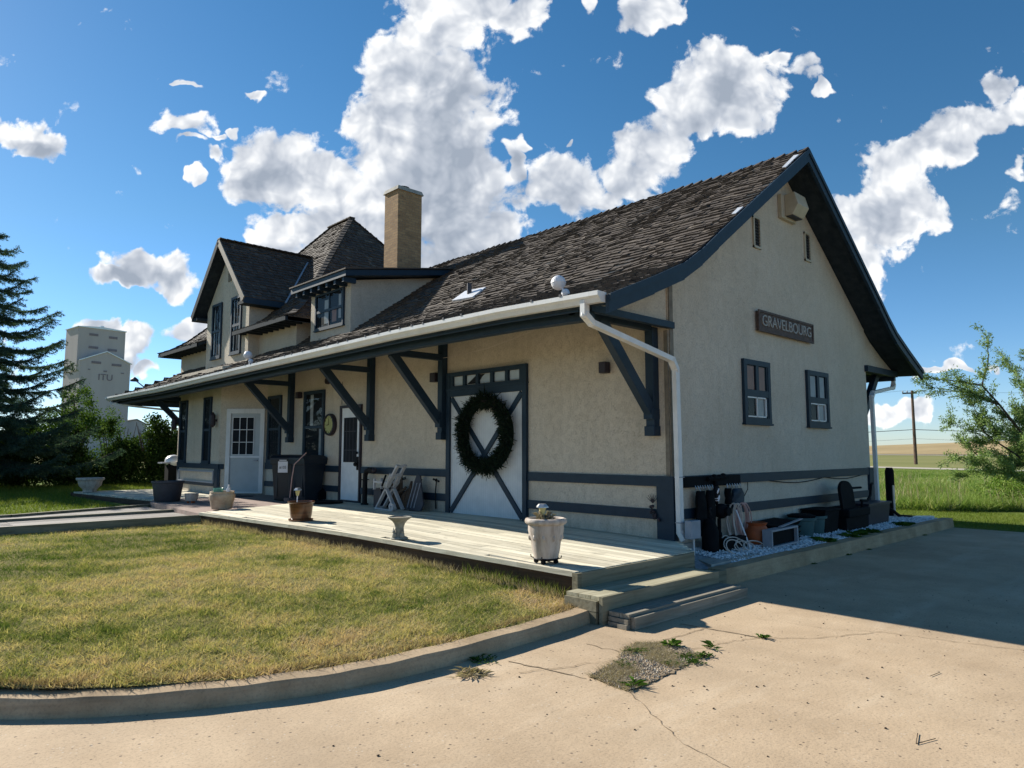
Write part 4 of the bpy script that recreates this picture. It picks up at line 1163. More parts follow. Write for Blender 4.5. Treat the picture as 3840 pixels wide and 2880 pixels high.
# ---- brick patio, walk, far deck, far lawn
struct(poly_sheet('patio', [(-3.2, 7.62), (-1.1, 8.55), (-.02, 9.0), (-.02, 12.2), (-.9, 13.1), (-.9, 17), (-2.75, 11.9), (-3.0, 11.2)], .43, M['paver'], .2))
wk = thing('boardwalk', (-5.5, 9, 0), 'grey timber edged walkway dappled by spruce shade beyond the lawn', 'walkway')
mb = MB()
rw = random.Random(14)
for k in range(22):
    f0, f1 = k / 22, (k + .94) / 22; xs_ = [-3.12, -5.8, -8.5, -12]
    for j in range(3):
        xa, xb = xs_[j] - (.0 if j == 0 else .004), xs_[j + 1]; v_ = rw.random(); zz = .352 + rw.uniform(-.004, .004)
        def ylo(x): return 7.66 + (-3.2 - x) * .062
        def yhi(x): return 11.15 - min(1.0, (-3.12 - x) / 2.6) * .95 + max(0, (-5.7 - x)) * .045
        q = [(xa, ylo(xa) + (yhi(xa) - ylo(xa)) * f0), (xb, ylo(xb) + (yhi(xb) - ylo(xb)) * f0), (xb, ylo(xb) + (yhi(xb) - ylo(xb)) * f1), (xa, ylo(xa) + (yhi(xa) - ylo(xa)) * f1)]
        mb.hexa([V((x, y, .25)) for x, y in q] + [V((x, y, zz)) for x, y in q], v_)
mb.build('walk_surface', M['path_wood'], wk)
mb = MB(); mb.beam((-3.16, 7.60, .36), (-6.0, 7.78, .345), .05, .12, col=.4); mb.beam((-6.0, 7.78, .345), (-12, 8.16, .33), .05, .12, col=.4); mb.beam((-3.1, 9.4, .36), (-12, 9.1, .35), .09, .08, col=.2); mb.beam((-3.0, 11.2, .36), (-5.6, 10.22, .36), .09, .08, col=.2); mb.beam((-5.6, 10.22, .36), (-12, 10.52, .34), .09, .08, col=.2)
mb.build('edge_timber', M['timber_x'], wk)
fd = thing('deck', (-2, 15, 0), 'far pale wooden deck beyond the bay window, under a white bowl planter', 'deck')
mb = MB(); r = random.Random(9); y = 12.0
E0, E1 = (-2.72, 12.0), (-3.3, 16.6)
for k in range(34):
    ya = 12.0 + k * .14; xe = -2.72 - (ya - 12) * .126
    mb.box(xe, -.5, ya, ya + .132, .40, .435, r.random())
mb.build('decking', M['deck'], fd)
mb = MB(); mb.hexa([V((-2.76, 11.95, .2)), V((-2.70, 11.95, .2)), V((-3.28, 16.7, .2)), V((-3.36, 16.7, .2)), V((-2.76, 11.95, .40)), V((-2.70, 11.95, .40)), V((-3.28, 16.7, .40)), V((-3.36, 16.7, .40))]); mb.box(-3.36, -.5, 16.75, 16.8, .2, .42)
mb.build('skirt_board', M['timber_dark'], fd)
struct(poly_sheet('far_lawn', [(-30, 10.5), (-5.6, 10.2), (-3.0, 11.2), (-3.38, 17), (8, 17), (8, 40), (-30, 40)], .32, M['greenground'], .3))
r = np.random.default_rng(41); n = 60000
x = r.uniform(-13, 2, n); y = r.uniform(10.6, 24, n); keep = ~((x > -3.4) & (y < 16.9)) & ~((y < 11.3) & (x > -5.2)); x, y = x[keep], y[keep]
g = np_mesh('lawn_grass', blades(0, (x, y), lambda a, b: .33 + 0 * a, .06, .014, .8, 42), 3, M['lawn_green'], var=r.random(len(x)))
tag(g, 'green lawn in spruce shade between the walkway and the hedge', 'lawn', kind='stuff')
# verge grass right
n = 70000; d = r.uniform(13.5, 24, n); u = r.uniform(.40, .95, n)
Fh = np.array([.6875, .7263]); Rh = np.array([.7262, -.6875])
x = CAM[0] + d * (Fh[0] + u * Rh[0]); y = CAM[1] + d * (Fh[1] + u * Rh[1]); keep = (x > 8.6) & (x < 12.7) | ((x > 8.0) & (y > .0) & (x < 12.7)); x, y = x[keep], y[keep]
g = np_mesh('lawn_grass', blades(0, (x, y), lambda a, b: .0 + 0 * a, .05, .010, .8, 43), 3, M['lawn_green'], var=r.random(len(x)))
tag(g, 'mown bright green grass strip beyond the pavement at the right', 'lawn', kind='stuff')
# tall meadow
n = 130000; d = 18 + 38 * r.random(n) ** 1.7; u = r.uniform(.38, 1.0, n)
x = CAM[0] + d * (Fh[0] + u * Rh[0]); y = CAM[1] + d * (Fh[1] + u * Rh[1]); keep = (x > 12.2 + .25 * np.sin(y * 2)) & (x < 52 + .38 * y); x, y, d = x[keep], y[keep], d[keep]
hm = .42 + .22 * np.sin(x * .6 + y * .4) + .12 * np.sin(y * 2.3)
v = blades(0, (x, y), lambda a, b: 0 * a, .21, .024, 1.3, 44, .8)
v = v.reshape(-1, 3, 3); v[:, 2, 2] *= np.clip(.35 + hm, .25, 1.3) * np.clip(1.25 - (d - 18) / 40, .35, 1.2); v = v.reshape(-1, 3)
g = np_mesh('meadow_grass', v, 3, M['meadow'], var=r.random(len(x)))
tag(g, 'tall unmown green meadow grass with pale seed heads between the mown strip and road', 'grass', kind='stuff')
n = 2600; d = 18 + 20 * r.random(n) ** 1.5; u = r.uniform(.38, 1.0, n); cl = np.sin(u * 37) + np.sin(u * 91 + 1) + np.sin(d * 2.1)
x = CAM[0] + d * (Fh[0] + u * Rh[0]); y = CAM[1] + d * (Fh[1] + u * Rh[1]); keep = (x > 12.6) & (cl > -.4); x, y = x[keep], y[keep]
tag(np_mesh('seed_stalk', blades(0, (x, y), lambda a, b: 0 * a, .50, .022, .35, 46), 3, M['dead'], var=r.random(len(x))), 'pale dry seed stalks standing in the meadow', 'grass', kind='stuff')
# white gravel bed
mb = MB(); mb.add([V((-.4, -.77, .163)), V((8.5, -.77, .163)), V((8.2, -.02, .20)), (7.0, -.02, .245), V((.1, -.04, .245)), V((-.5, -.66, .165))], [(0, 1, 2, 3, 4, 5)]); struct(mb.build('gravel_bed', M['gravelbed']))
n = 9000; x = r.uniform(.2, 8.3, n); y = r.uniform(-.76, -.03, n); keep = (x < 7.1) | (y < -.1 - (x - 7) * .4); x, y = x[keep], y[keep]; n = len(x)
s_ = r.uniform(.013, .026, n); base = np.array([(1, 0, 0), (0, 1, 0), (-1, 0, 0), (0, -1, 0), (0, 0, 1)], float)
faces = [(0, 1, 4), (1, 2, 4), (2, 3, 4), (3, 0, 4)]
pts = base[None] * s_[:, None, None] * r.uniform(.55, 1.3, (n, 5, 3)); ang = r.uniform(0, 6.28, n); c_, sn = np.cos(ang)[:, None], np.sin(ang)[:, None]
P = np.stack([pts[..., 0] * c_ - pts[..., 1] * sn, pts[..., 0] * sn + pts[..., 1] * c_, pts[..., 2] * .8], -1) + np.stack([x, y, (.163 + (y + .77) * .112) + r.uniform(0, .014, n)], 1)[:, None]
tri = np.stack([P[:, list(f)] for f in faces], 1).reshape(-1, 3)
tag(np_mesh('gravel', tri, 3, M['stone'], var=np.repeat(r.random(n), 4)), 'white gravel between the gable wall and the straight kerb', 'gravel', kind='stuff')
# flat stone / concrete pad by the deck end
mb = MB(); mb.hexa([V((-.3, -.74, .14)), V((1.0, -.70, .14)), V((1.4, -.25, .14)), V((.1, -.2, .14)), V((-.28, -.72, .20)), V((.98, -.68, .195)), V((1.38, -.26, .195)), V((.1, -.2, .20))])
tag(mb.build('stone_slab', M['concrete'], loc=(.5, -.5, .12)), 'flat grey concrete slab lying between deck end and white gravel', 'slab')
# dead tufts and weeds in the hole
def in_poly(x, y, poly):
    c = np.zeros(len(x), bool); j = len(poly) - 1
    for i in range(len(poly)):
        xi, yi = poly[i]; xj, yj = poly[j]
        m = ((yi > y) != (yj > y)) & (x < (xj - xi) * (y - yi) / (yj - yi + 1e-12) + xi); c ^= m; j = i
    return c
x = r.uniform(-4.1, -2.9, 26000); y = r.uniform(-2.4, -1.7, 26000); k = in_poly(x, y, hole) & (vnoise(x + 9, y + 9, 5.5, 8) > .42); x, y = x[k], y[k]
xg = r.uniform(-4.1, -2.9, 5200); yg = r.uniform(-2.4, -1.7, 5200); k = in_poly(xg, yg, hole); xg, yg = xg[k], yg[k]; ng_ = len(xg); sg_ = r.uniform(.003, .010, ng_)
Pg = base[None] * sg_[:, None, None] * r.uniform(.5, 1.3, (ng_, 5, 3)) + np.stack([xg, yg, np.full(ng_, .008)], 1)[:, None]
tag(np_mesh('rubble', np.stack([Pg[:, list(f)] for f in faces], 1).reshape(-1, 3), 3, M['rubble'], var=np.repeat(r.random(ng_), 4)), 'crumbled concrete grit in the hole of the pavement', 'rubble', kind='stuff')
tag(np_mesh('dead_grass', blades(0, (x, y), lambda a, b: .005 + 0 * a, .022, .0045, 2.4, 50), 3, M['dead'], var=r.random(len(x))), 'flattened dead grass filling the hole in the pavement', 'grass', kind='stuff')
WEEDS = []
def weed(name, c, rad, n, ln, wd, label, group=None, seed=0, up=.6, mat='weed'):
    r = random.Random(seed); mb = MB(); c = V(c)
    for i in range(n):
        a = r.uniform(0, 6.28); o = c + V((r.gauss(0, rad * .35), r.gauss(0, rad * .35), 0)); L = ln * r.uniform(.5, 1.2); d = V((math.cos(a), math.sin(a), 0)); u = r.uniform(.2, 1.2) * up
        s_ = V((-d.y, d.x, 0)) * wd * r.uniform(.6, 1.2); m = o + d * L * .45 + V((0, 0, L * u * .6)); e = o + d * L + V((0, 0, L * u * .55))
        mb.add([o - s_ * .25, o + s_ * .25, m + s_, e, m - s_], [(0, 1, 2, 3, 4)], r.random())
    o = mb.build(name, M[mat], loc=tuple(c)); return tag(o, label, 'weed', group)
weed('weed', (-3.02, -2.28, .008), .07, 60, .05, .006, 'low bright green weed clump at the right rim of the pavement hole', seed=1)
weed('weed', (-3.2, -2.3, .008), .08, 60, .045, .006, 'spreading bright green weed along the front edge of the pavement hole', seed=8)
for i, (x, y, n_, l_) in enumerate(((-3.12, -2.2, 90, .04), (-3.35, -2.22, 70, .035), (-3.3, -1.85, 60, .05), (-3.6, -2.0, 60, .04))):
    weed('weed', (x, y, .008), .10, n_, l_, .005, ['lush low green weeds in the right half of the pavement hole', 'thin green sprouts in the front middle of the pavement hole', 'greyish weeds in the back middle of the pavement hole', 'sparse green sprouts at the centre left of the pavement hole'][i], seed=80 + i)
weed('weed', (-3.95, -2.32, .008), .03, 22, .10, .008, 'spiky green weed rosette at the near corner of the pavement hole', seed=2)
weed('weed', (-2.97, -1.95, .008), .03, 30, .09, .012, 'leafy dark weed in the back corner of the pavement hole', seed=3)
weed('weed', (-2.78, -2.2, .008), .05, 16, .10, .007, 'thin grassy weed in the crack right of the pavement hole', seed=4)
weed('weed', (-2.2, -2.34, .008), .03, 26, .06, .008, 'small yellow green weed at the meeting of two pavement joints', seed=5)
weed('weed', (-4.3, -1.2, .004), .12, 70, .05, .006, 'dark green weeds along the foot of the curved kerb', seed=6)
weed('dead_weed', (-4.55, -1.4, .004), .12, 140, .09, .0025, 'tangle of dead grey stems against the curved kerb', seed=7, mat='dead', up=.4)
for i, (x, n) in enumerate(((3.0, 80), (3.9, 60), (4.3, 110), (4.7, 90), (6.3, 70), (6.6, 60))):
    weed('weed', (x, -.70, .17), .13, int(n * 1.5), .15, .014, ['dark weed clump on the gravel nearest the pink hoses', 'thin weed stalks in the gravel before the white box frame', 'broad dark weed clump in the gravel in front of the teal tubs', 'dense dark weed beside the kerb in front of the lounge chair', 'grey leaved weed by the kerb near the short wooden post', 'rightmost dark weed by the kerb under the short wooden post'][i], seed=20 + i)
for i, x in enumerate((1.9, 3.1, 3.9, 6.6)):
    weed('weed', (x, -.99, .003), .05, 22, .05, .008, ['tiny weed at the kerb foot nearest the steps', 'second tiny weed from the steps at the kerb foot', 'third weed from the steps at the kerb foot', 'weed at the kerb foot nearest its right end'][i], seed=40 + i)
# pebbles and twigs scattered on the pavement
mb = MB(); rr = random.Random(77)
for i in range(150):
    x = rr.uniform(-8, 1); y = rr.uniform(-5.0, -1.6)
    if y > -1.6 - .0: continue
    s_ = rr.uniform(.003, .008); mb.ball((x, y, s_ * .5), s_, 5, 4, (1.4, .9, .6))
for (a, b) in (((-3.6, -3.9), (-3.44, -3.86)), ((-3.6, -3.9), (-3.45, -3.95)), ((-2.3, -3.6), (-2.16, -3.62)), ((-5.2, -3.1), (-5.1, -3.08))): mb.tube([(*a, .006), (*b, .006)], .0022, 4)
tag(mb.build('loose_grit', M['bark']), 'scattered dark pebbles, leaves and twigs on the sunlit pavement', 'debris', kind='stuff')
# ================================================================== PROPS
# ---- wreath
wt = thing('wreath', (-.12, 3.55, 1.82), 'large dark evergreen wreath hanging on the white freight door', 'wreath')
r = np.random.default_rng(3); n = 5200
th = r.uniform(0, 2 * np.pi, n); ph = r.uniform(0, 2 * np.pi, n); rad = .155 * (1 + .22 * np.sin(th * 5) * .6) * (.85 + .35 * r.random(n))
cx = np.stack([np.zeros(n), np.cos(th) * .565, np.sin(th) * .555], 1); out = np.stack([-np.abs(np.sin(ph)) * .9, np.cos(ph) * np.cos(th), np.cos(ph) * np.sin(th)], 1)
c0 = cx + out * (rad * .55)[:, None] + np.array([-.12, 3.55, 1.82]); tip = c0 + (out + r.normal(0, .75, (n, 3))) * (.03 + .03 * r.random(n))[:, None]
sd = r.normal(0, 1, (n, 3)); sd /= np.linalg.norm(sd, axis=1)[:, None]; sd *= .011
np_mesh('foliage', np.stack([c0 - sd, c0 + sd, tip + sd * .4, tip - sd * .4], 1).reshape(-1, 3), 4, M['wreath'], var=r.random(n), parent=wt)
mb = MB(); mb.tube([(-.1, 3.55 + .565 * math.cos(a), 1.82 + .555 * math.sin(a)) for a in [2 * math.pi * k / 40 for k in range(41)]], .085, 8); mb.build('ring', M['wreath'], wt)

# ---- clock
ck = thing('wall_clock', (-.02, 8.87, 2.12), 'round outdoor wall clock with yellowed dial between tall window and white door', 'clock')
mb = MB(); mb.m = Matrix.Translation((-.0, 8.87, 2.12)) @ Matrix.Rotation(R(-90), 4, 'Y'); mb.lathe([(.245, 0), (.25, .05), (.235, .09), (.205, .095), (.195, .06)], (0, 0, 0), 32); mb.build('rim', M['purplebrown'], ck)
mb = MB(); mb.m = Matrix.Translation((-.0, 8.87, 2.12)) @ Matrix.Rotation(R(-90), 4, 'Y'); mb.lathe([(.2, .06), (.2, .066)], (0, 0, 0), 32); mb.build('dial', M['clockface'], ck)
mb = MB()
FC = Fr((-.07, 8.87, 2.12), (0, -1, 0), (-1, 0, 0))
for k in range(12):
    a = k * math.pi / 6; mb.beam(FC.p(.155 * math.sin(a), .155 * math.cos(a), 0), FC.p(.185 * math.sin(a), .185 * math.cos(a), 0), .012, .004, (1, 0, 0))
mb.beam(FC.p(0, 0, .002), FC.p(-.10, -.01, .002), .014, .004, (1, 0, 0)); mb.beam(FC.p(0, 0, .004), FC.p(-.01, .14, .004), .01, .004, (1, 0, 0)); mb.build('hand', M['black'], ck)

# ---- name board
sg = thing('name_board', (3.4, -.05, 3.59), 'carved dark wooden station name board reading GRAVELBOURG on the gable wall', 'sign')
mb = MB(); mb.fbox(FY, 2.41, 4.36, 3.43, 3.73, .01, .06)
for q in ((2.39, 4.38, 3.41, 3.445), (2.39, 4.38, 3.715, 3.75), (2.39, 2.425, 3.445, 3.715), (4.345, 4.38, 3.445, 3.715)): mb.fbox(FY, *q, .055, .075)
mb.build('board', M['sign'], sg)
def text_mesh(txt, size, ext, name, mat, parent, loc, rot, sx=1.0):
    cu = bpy.data.curves.new(name, 'FONT'); cu.body = txt; cu.size = size; cu.extrude = ext; cu.align_x = 'CENTER'; cu.align_y = 'CENTER'
    to = bpy.data.objects.new(name + '_tmp', cu); COL.objects.link(to)
    dg = bpy.context.evaluated_depsgraph_get(); me = bpy.data.meshes.new_from_object(to.evaluated_get(dg)); bpy.data.objects.remove(to)
    mt = Matrix.Translation(V(loc) - root_loc(parent)) @ rot @ Matrix.Diagonal((sx, 1, 1, 1)); me.transform(mt); me.materials.clear(); me.materials.append(mat)
    return link_mesh(name, me, parent)
text_mesh('GRAVELBOURG', .25, .008, 'lettering', M['signtext'], sg, (3.39, -.068, 3.585), Matrix.Rotation(R(90), 4, 'X'), 1.02)

# ---- floodlights sitting on the eave
def flood(x, y, z, label):
    t = thing('floodlight', (x, y, z), label, 'floodlight', 'white floodlights on the roof edge')
    mb = MB(); mb.ball((x, y, z + .03), .055, 10, 7); mb.tube([(x, y, z), (x, y, z - .1)], .04, 10); mb.build('base', M['lampwhite'], t)
    mb = MB(); mb.tube([(x, y, z + .04), (x - .02, y + .06, z + .11)], .014, 6); mb.build('stem', M['lampwhite'], t)
    mb = MB(); c = V((x - .03, y + .09, z + .17)); mb.ball(c, .092, 18, 12, (1, 1, 1)); mb.lathe([(.094, -.012), (.097, 0), (.094, .012)], tuple(c), 18, cap=False); mb.build('head', M['lampwhite'], t)
flood(-1.55, .42, zroof(-1.55) + .06, 'white round floodlight on the shingles near the right end of the gutter')
flood(-1.45, 9.9, zroof(-1.45) + .07, 'small white floodlight on the shingles below the upstairs windows')
t = thing('yard_lamp', (-1.0, 19.3, 3.55), 'small dark lamp on a thin arm at the far end of the eave', 'lamp')
mb = MB(); mb.tube([(-.9, 19.2, 3.5), (-1.15, 19.5, 3.78)], .02, 6); mb.build('arm', M['grey'], t)
mb = MB(); mb.lathe([(.02, .1), (.12, .02), (.13, -.04), (.0, -.05)], (-1.2, 19.56, 3.82), 12); mb.build('head', M['darkgrey'], t)

# ---- planters
def pot(name, c, prof, mat, label, n=28, soil=None, cat='planter', wob=0, group=None):
    t = thing(name, c, label, cat, group)
    mb = MB(); mb.lathe(prof, c, n, cap=False, wob=wob); mb.build('body', mat, t, smooth=True)
    if soil: mb = MB(); mb.lathe([(soil[0], soil[1] - .01), (soil[0] * .9, soil[1] + .01), (.001, soil[1] + .015)], c, 18, cap=False); mb.build('soil', M['soil'], t)
    return t
# big cream pot near the steps
c = (-2.50, -.14, .392)
p = pot('flower_pot', c, [(.09, .055), (.125, .055), (.145, .14), (.155, .22), (.178, .30), (.186, .34), (.186, .395), (.20, .40), (.217, .415), (.22, .435), (.212, .455), (.19, .462), (.175, .455), (.165, .40)], M['cream'], 'large cream scalloped flower pot on a wheeled stand nearest the steps', soil=(.168, .43))
mb = MB()
for k in range(10):
    a = k * .628; mb.ball((c[0] + .165 * math.cos(a), c[1] + .165 * math.sin(a), c[2] + .27), .03, 7, 5, (.7, .7, 1.2))
mb.build('swag', M['cream'], p, smooth=True)
s = thing('plant_stand', c, 'black wire plant stand on castors under the cream flower pot', 'plant stand')
mb = MB(); 
for z, rr_ in ((.055, .13), (.04, .10)): mb.tube([(c[0] + rr_ * math.cos(a), c[1] + rr_ * math.sin(a), c[2] + z) for a in [2 * math.pi * k / 20 for k in range(21)]], .006, 5)
for k in range(4):
    a = k * math.pi / 2 + .5; mb.tube([(c[0], c[1], c[2] + .045), (c[0] + .13 * math.cos(a), c[1] + .13 * math.sin(a), c[2] + .05), (c[0] + .16 * math.cos(a), c[1] + .16 * math.sin(a), c[2] + .06), (c[0] + .165 * math.cos(a), c[1] + .165 * math.sin(a), c[2] + .085)], .006, 5)
mb.build('frame', M['blackmetal'], s)
for k in range(4):
    a = k * math.pi / 2 + .5; q = (c[0] + .105 * math.cos(a), c[1] + .105 * math.sin(a), c[2] + .024); mb = MB(); mb.tube([(q[0] - .014, q[1], q[2]), (q[0] + .014, q[1], q[2])], .024, 10); mb.tube([(q[0], q[1], q[2]), (q[0], q[1], q[2] + .03)], .008, 6); mb.build('castor', M['black'], s)
def solar(c, h, label, tilt=(0, 0)):
    t = thing('solar_lamp', c, label, 'garden lamp'); top = V(c) + V((tilt[0], tilt[1], h))
    mb = MB(); mb.tube([c, tuple(top)], .008, 6); mb.build('stake', M['lampwhite'], t)
    mb = MB(); mb.lathe([(.02, -.005), (.028, .03), (.04, .075), (.042, .08)], tuple(top), 8); mb.build('lens', M['lampglass'], t)
    mb = MB(); mb.lathe([(.066, .078), (.064, .088), (.045, .11), (.04, .115)], tuple(top), 6); mb.build('cap', M['lampmetal'], t)
solar((c[0] - .03, c[1] + .02, c[2] + .43), .06, 'small solar garden lamp with amber lens stuck in the cream pot')
weed('dry_stem', (c[0], c[1], c[2] + .44), .12, 60, .08, .002, 'dry brown stems sprouting from the cream pot by the steps', seed=60, mat='dead', up=1.4)
# grey stone bird urn
c = (-2.70, 2.22, .437)
p = pot('garden_urn', c, [(.10, 0), (.115, .015), (.10, .03), (.07, .04), (.06, .07), (.055, .15), (.07, .20), (.10, .235), (.145, .265), (.152, .28), (.13, .285), (.10, .25)], M['stonegrey'], 'small grey stone pedestal urn with carved animals at its foot on the deck', n=20, cat='urn', soil=(.10, .262))
mb = MB()
for a in (.5, 1.9, 3.2, 4.6):
    q = V((c[0] + .075 * math.cos(a), c[1] + .075 * math.sin(a), c[2] + .05)); mb.ball(q, .032, 8, 6, (1, 1, 1.4)); mb.ball(q + V((.012 * math.cos(a), .012 * math.sin(a), .05)), .02, 8, 6)
    for s_ in (-1, 1): mb.ball(q + V((-.008 * s_, .008 * s_, .08)), .006, 5, 4, (1, 1, 2.2))
mb.build('carved_animal', M['stonegrey'], p, smooth=True)
# brown glazed pot with solar lamp
c = (-2.62, 5.02, .462)
p = pot('flower_pot', c, [(.145, .02), (.15, .02), (.165, .10), (.175, .20), (.185, .27), (.205, .285), (.205, .30), (.18, .30), (.165, .24)], M['brownpot'], 'glossy brown glazed flower pot on its saucer in the middle of the deck', soil=(.168, .26))
mb = MB(); mb.lathe([(.15, 0), (.185, .004), (.19, .03), (.17, .022)], c, 24); mb.build('saucer', M['brownpot'], p, smooth=True)
solar((c[0] - .06, c[1] + .02, c[2] + .26), .13, 'white capped solar garden lamp stuck in the brown pot', (.01, .01))
# cream clay pot at the deck's far corner
c = (-2.62, 8.2, .452)
p = pot('flower_pot', c, [(.17, 0), (.185, .01), (.20, .10), (.225, .20), (.235, .255), (.225, .28), (.21, .30), (.222, .315), (.215, .33), (.19, .325), (.185, .28)], M['clay'], 'wide mottled clay flower pot at the far corner of the deck', soil=(.19, .30))
t = thing('garden_tub', (c[0] - .03, c[1] + .04, c[2] + .31), 'green plastic tub and clear bottle standing in the clay pot', 'garden tub')
mb = MB(); mb.lathe([(.08, 0), (.09, .05), (.085, .08), (.08, .075)], (c[0] - .05, c[1] + .06, c[2] + .31), 14); mb.build('tub', M['green'], t, smooth=True)
mb = MB(); mb.lathe([(.035, 0), (.04, .06), (.015, .1), (.02, .14), (.0, .145)], (c[0] + .08, c[1] - .09, c[2] + .31), 10); mb.build('bottle', M['lampwhite'], t, smooth=True)
# black tub on the left
c = (-2.62, 11.3, .432)
p = pot('flower_tub', c, [(.24, 0), (.26, .02), (.30, .30), (.315, .40), (.335, .41), (.335, .445), (.30, .445), (.285, .38)], M['darkgrey'], 'large charcoal plastic tub planter beside the brick patio', soil=(.28, .38))
c = (-2.40, 10.45, .432)
t = pot('flower_pot', c, [(.12, .045), (.125, .05), (.145, .17), (.15, .20), (.135, .2), (.13, .17)], M['cream'], 'small square-sided cream pot on feet beside the charcoal tub', n=8, soil=(.12, .18))
mb = MB()
for a in (.4, 2.5, 4.6): mb.lathe([(.02, 0), (.025, .05)], (c[0] + .07 * math.cos(a), c[1] + .07 * math.sin(a), c[2]), 8)
mb.build('foot', M['rust'], t)
c = (-3.02, 16.3, .438)
pot('bowl_planter', c, [(.15, 0), (.17, .01), (.16, .05), (.19, .10), (.26, .17), (.28, .24), (.29, .30), (.33, .32), (.34, .36), (.33, .38), (.29, .38), (.27, .32)], M['cream'], 'white footed bowl planter at the corner of the far deck', soil=(.27, .33))

# ---- wheeled refuse bins
def bin_(loc, rz, label, mat, rest, lidmat):
    t = thing('wheeled_bin', (0, 0, 0), label, 'refuse bin', 'wheeled refuse bins by the tall window')
    mb = MB(); 
    def ring(z, w, d, oy=0): return [V((-w / 2, -d / 2 + oy, z)), V((w / 2, -d / 2 + oy, z)), V((w / 2, d / 2 + oy, z)), V((-w / 2, d / 2 + oy, z))]
    lv = [ring(.03, .46, .50), ring(.60, .54, .62), ring(.80, .58, .68), ring(.80, .64, .74), ring(.90, .65, .76)]
    vs = [q for l in lv for q in l]; fs = [(3, 2, 1, 0)]
    for i in range(4):
        for k in range(4): a = i * 4 + k; b = i * 4 + (k + 1) % 4; fs.append((a, b, b + 4, a + 4))
    mb.add(vs, fs)
    for s_ in (-.16, .16): mb.box(s_ - .02, s_ + .02, -.31, -.27, .1, .6)
    mb.build('body', mat, t, bevel=.012)
    mb = MB(); n = 8
    for k in range(n):
        y0 = -.40 + .8 * k / n; y1 = -.40 + .8 * (k + 1) / n; h = lambda y: .905 + .10 * (1 - (y / .42) ** 2) ** .5 if abs(y) < .42 else .905
        mb.hexa([V((-.34, y0, .895)), V((.34, y0, .895)), V((.34, y1, .895)), V((-.34, y1, .895)), V((-.31, y0, h(y0))), V((.31, y0, h(y0))), V((.31, y1, h(y1))), V((-.31, y1, h(y1)))])
    mb.build('lid', lidmat, t)
    mb = MB(); mb.tube([(-.24, .42, .86), (.24, .42, .86)], .018, 8); mb.box(-.25, -.21, .36, .43, .82, .88); mb.box(.21, .25, .36, .43, .82, .88); mb.build('handle', mat, t)
    for s_ in (-.27, .27): mb = MB(); mb.tube([(s_ - .03, .27, .125), (s_ + .03, .27, .125)], .125, 18); mb.build('wheel', M['black'], t)
    if rest:
        mb = MB(); mb.hexa([V((-.12, -.374, .62)), V((.12, -.374, .62)), V((.12, -.36, .62)), V((-.12, -.36, .62)), V((-.12, -.385, .86)), V((.12, -.385, .86)), V((.12, -.371, .86)), V((-.12, -.371, .86))]); mb.box(-.09, .09, -.39, -.375, .875, .895)
        lb = mb.build('label', M['paper'], t)
        text_mesh('#105', .085, .001, 'lettering', M['darkgrey'], t, (0, -.384, .73), Matrix.Rotation(R(93), 4, 'X'))
    t.location = loc; t.rotation_euler.z = rz; t.scale = (.86, .84, 1.02); return t
bin_((-.62, 9.75, .43), R(-38), 'dark grey wheeled refuse bin with a white numbered label', M['bin'], True, M['bin2'])
bin_((-.36, 9.22, .43), R(-80), 'second wheeled refuse bin, navy and unlabelled, behind a pink broom handle', M['bin2'], False, M['bin2'])
t = thing('broom', (-.9, 9.0, .45), 'long handled broom with pinkish handle leaning on the bins', 'broom')
mb = MB(); mb.tube([(-.88, 9.0, .5), (-.84, 9.0, .95), (-.82, 8.95, 1.25), (-.6, 8.85, 1.5)], .011, 8); mb.build('handle', M['hose'], t)
mb = MB(); mb.box(-.95, -.8, 8.88, 9.12, .44, .54); mb.build('brush', M['darkgrey'], t)
mb = MB(); mb.lathe([(.0, 0), (.33, .0), (.34, .02), (.3, .035), (.0, .04)], (-.55, 8.0, .475), 22, cap=False)
tag(mb.build('door_mat', M['black'], loc=(-.55, 8.0, .475)), 'round dark mat on the deck in front of the white door', 'mat')
mb = MB(); mb.box(-1.2, -.55, 11.6, 12.4, .432, .45); tag(mb.build('door_mat', M['darkgrey'], loc=(-.9, 12.0, .432)), 'dark rectangular mat at the bay storm door', 'mat')

# ---- standpipe hydrant
t = thing('standpipe', (-.16, 7.17, .46), 'black iron standpipe with bent outlet beside the white door', 'standpipe')
mb = MB(); mb.tube([(-.16, 7.17, .46), (-.16, 7.17, .97)], .05, 12); mb.lathe([(.085, 0), (.085, .02)], (-.16, 7.17, .95), 14); mb.lathe([(.08, 0), (.08, .03)], (-.16, 7.17, .46), 14); mb.build('pipe', M['blackmetal'], t)
mb = MB(); mb.tube([(-.16, 7.17, .96), (-.16, 7.16, 1.06), (-.17, 7.10, 1.13), (-.18, 7.0, 1.16), (-.19, 6.86, 1.15)], [.045, .047, .05, .052, .055], 12); mb.lathe([(.075, -.03), (.08, .03)], (-.19, 6.84, 1.15), 10); mb.build('elbow', M['blackmetal'], t)
mb = MB(); mb.ball((-.19, 6.8, 1.15), .06, 10, 7); mb.build('cap', M['purplebrown'], t)

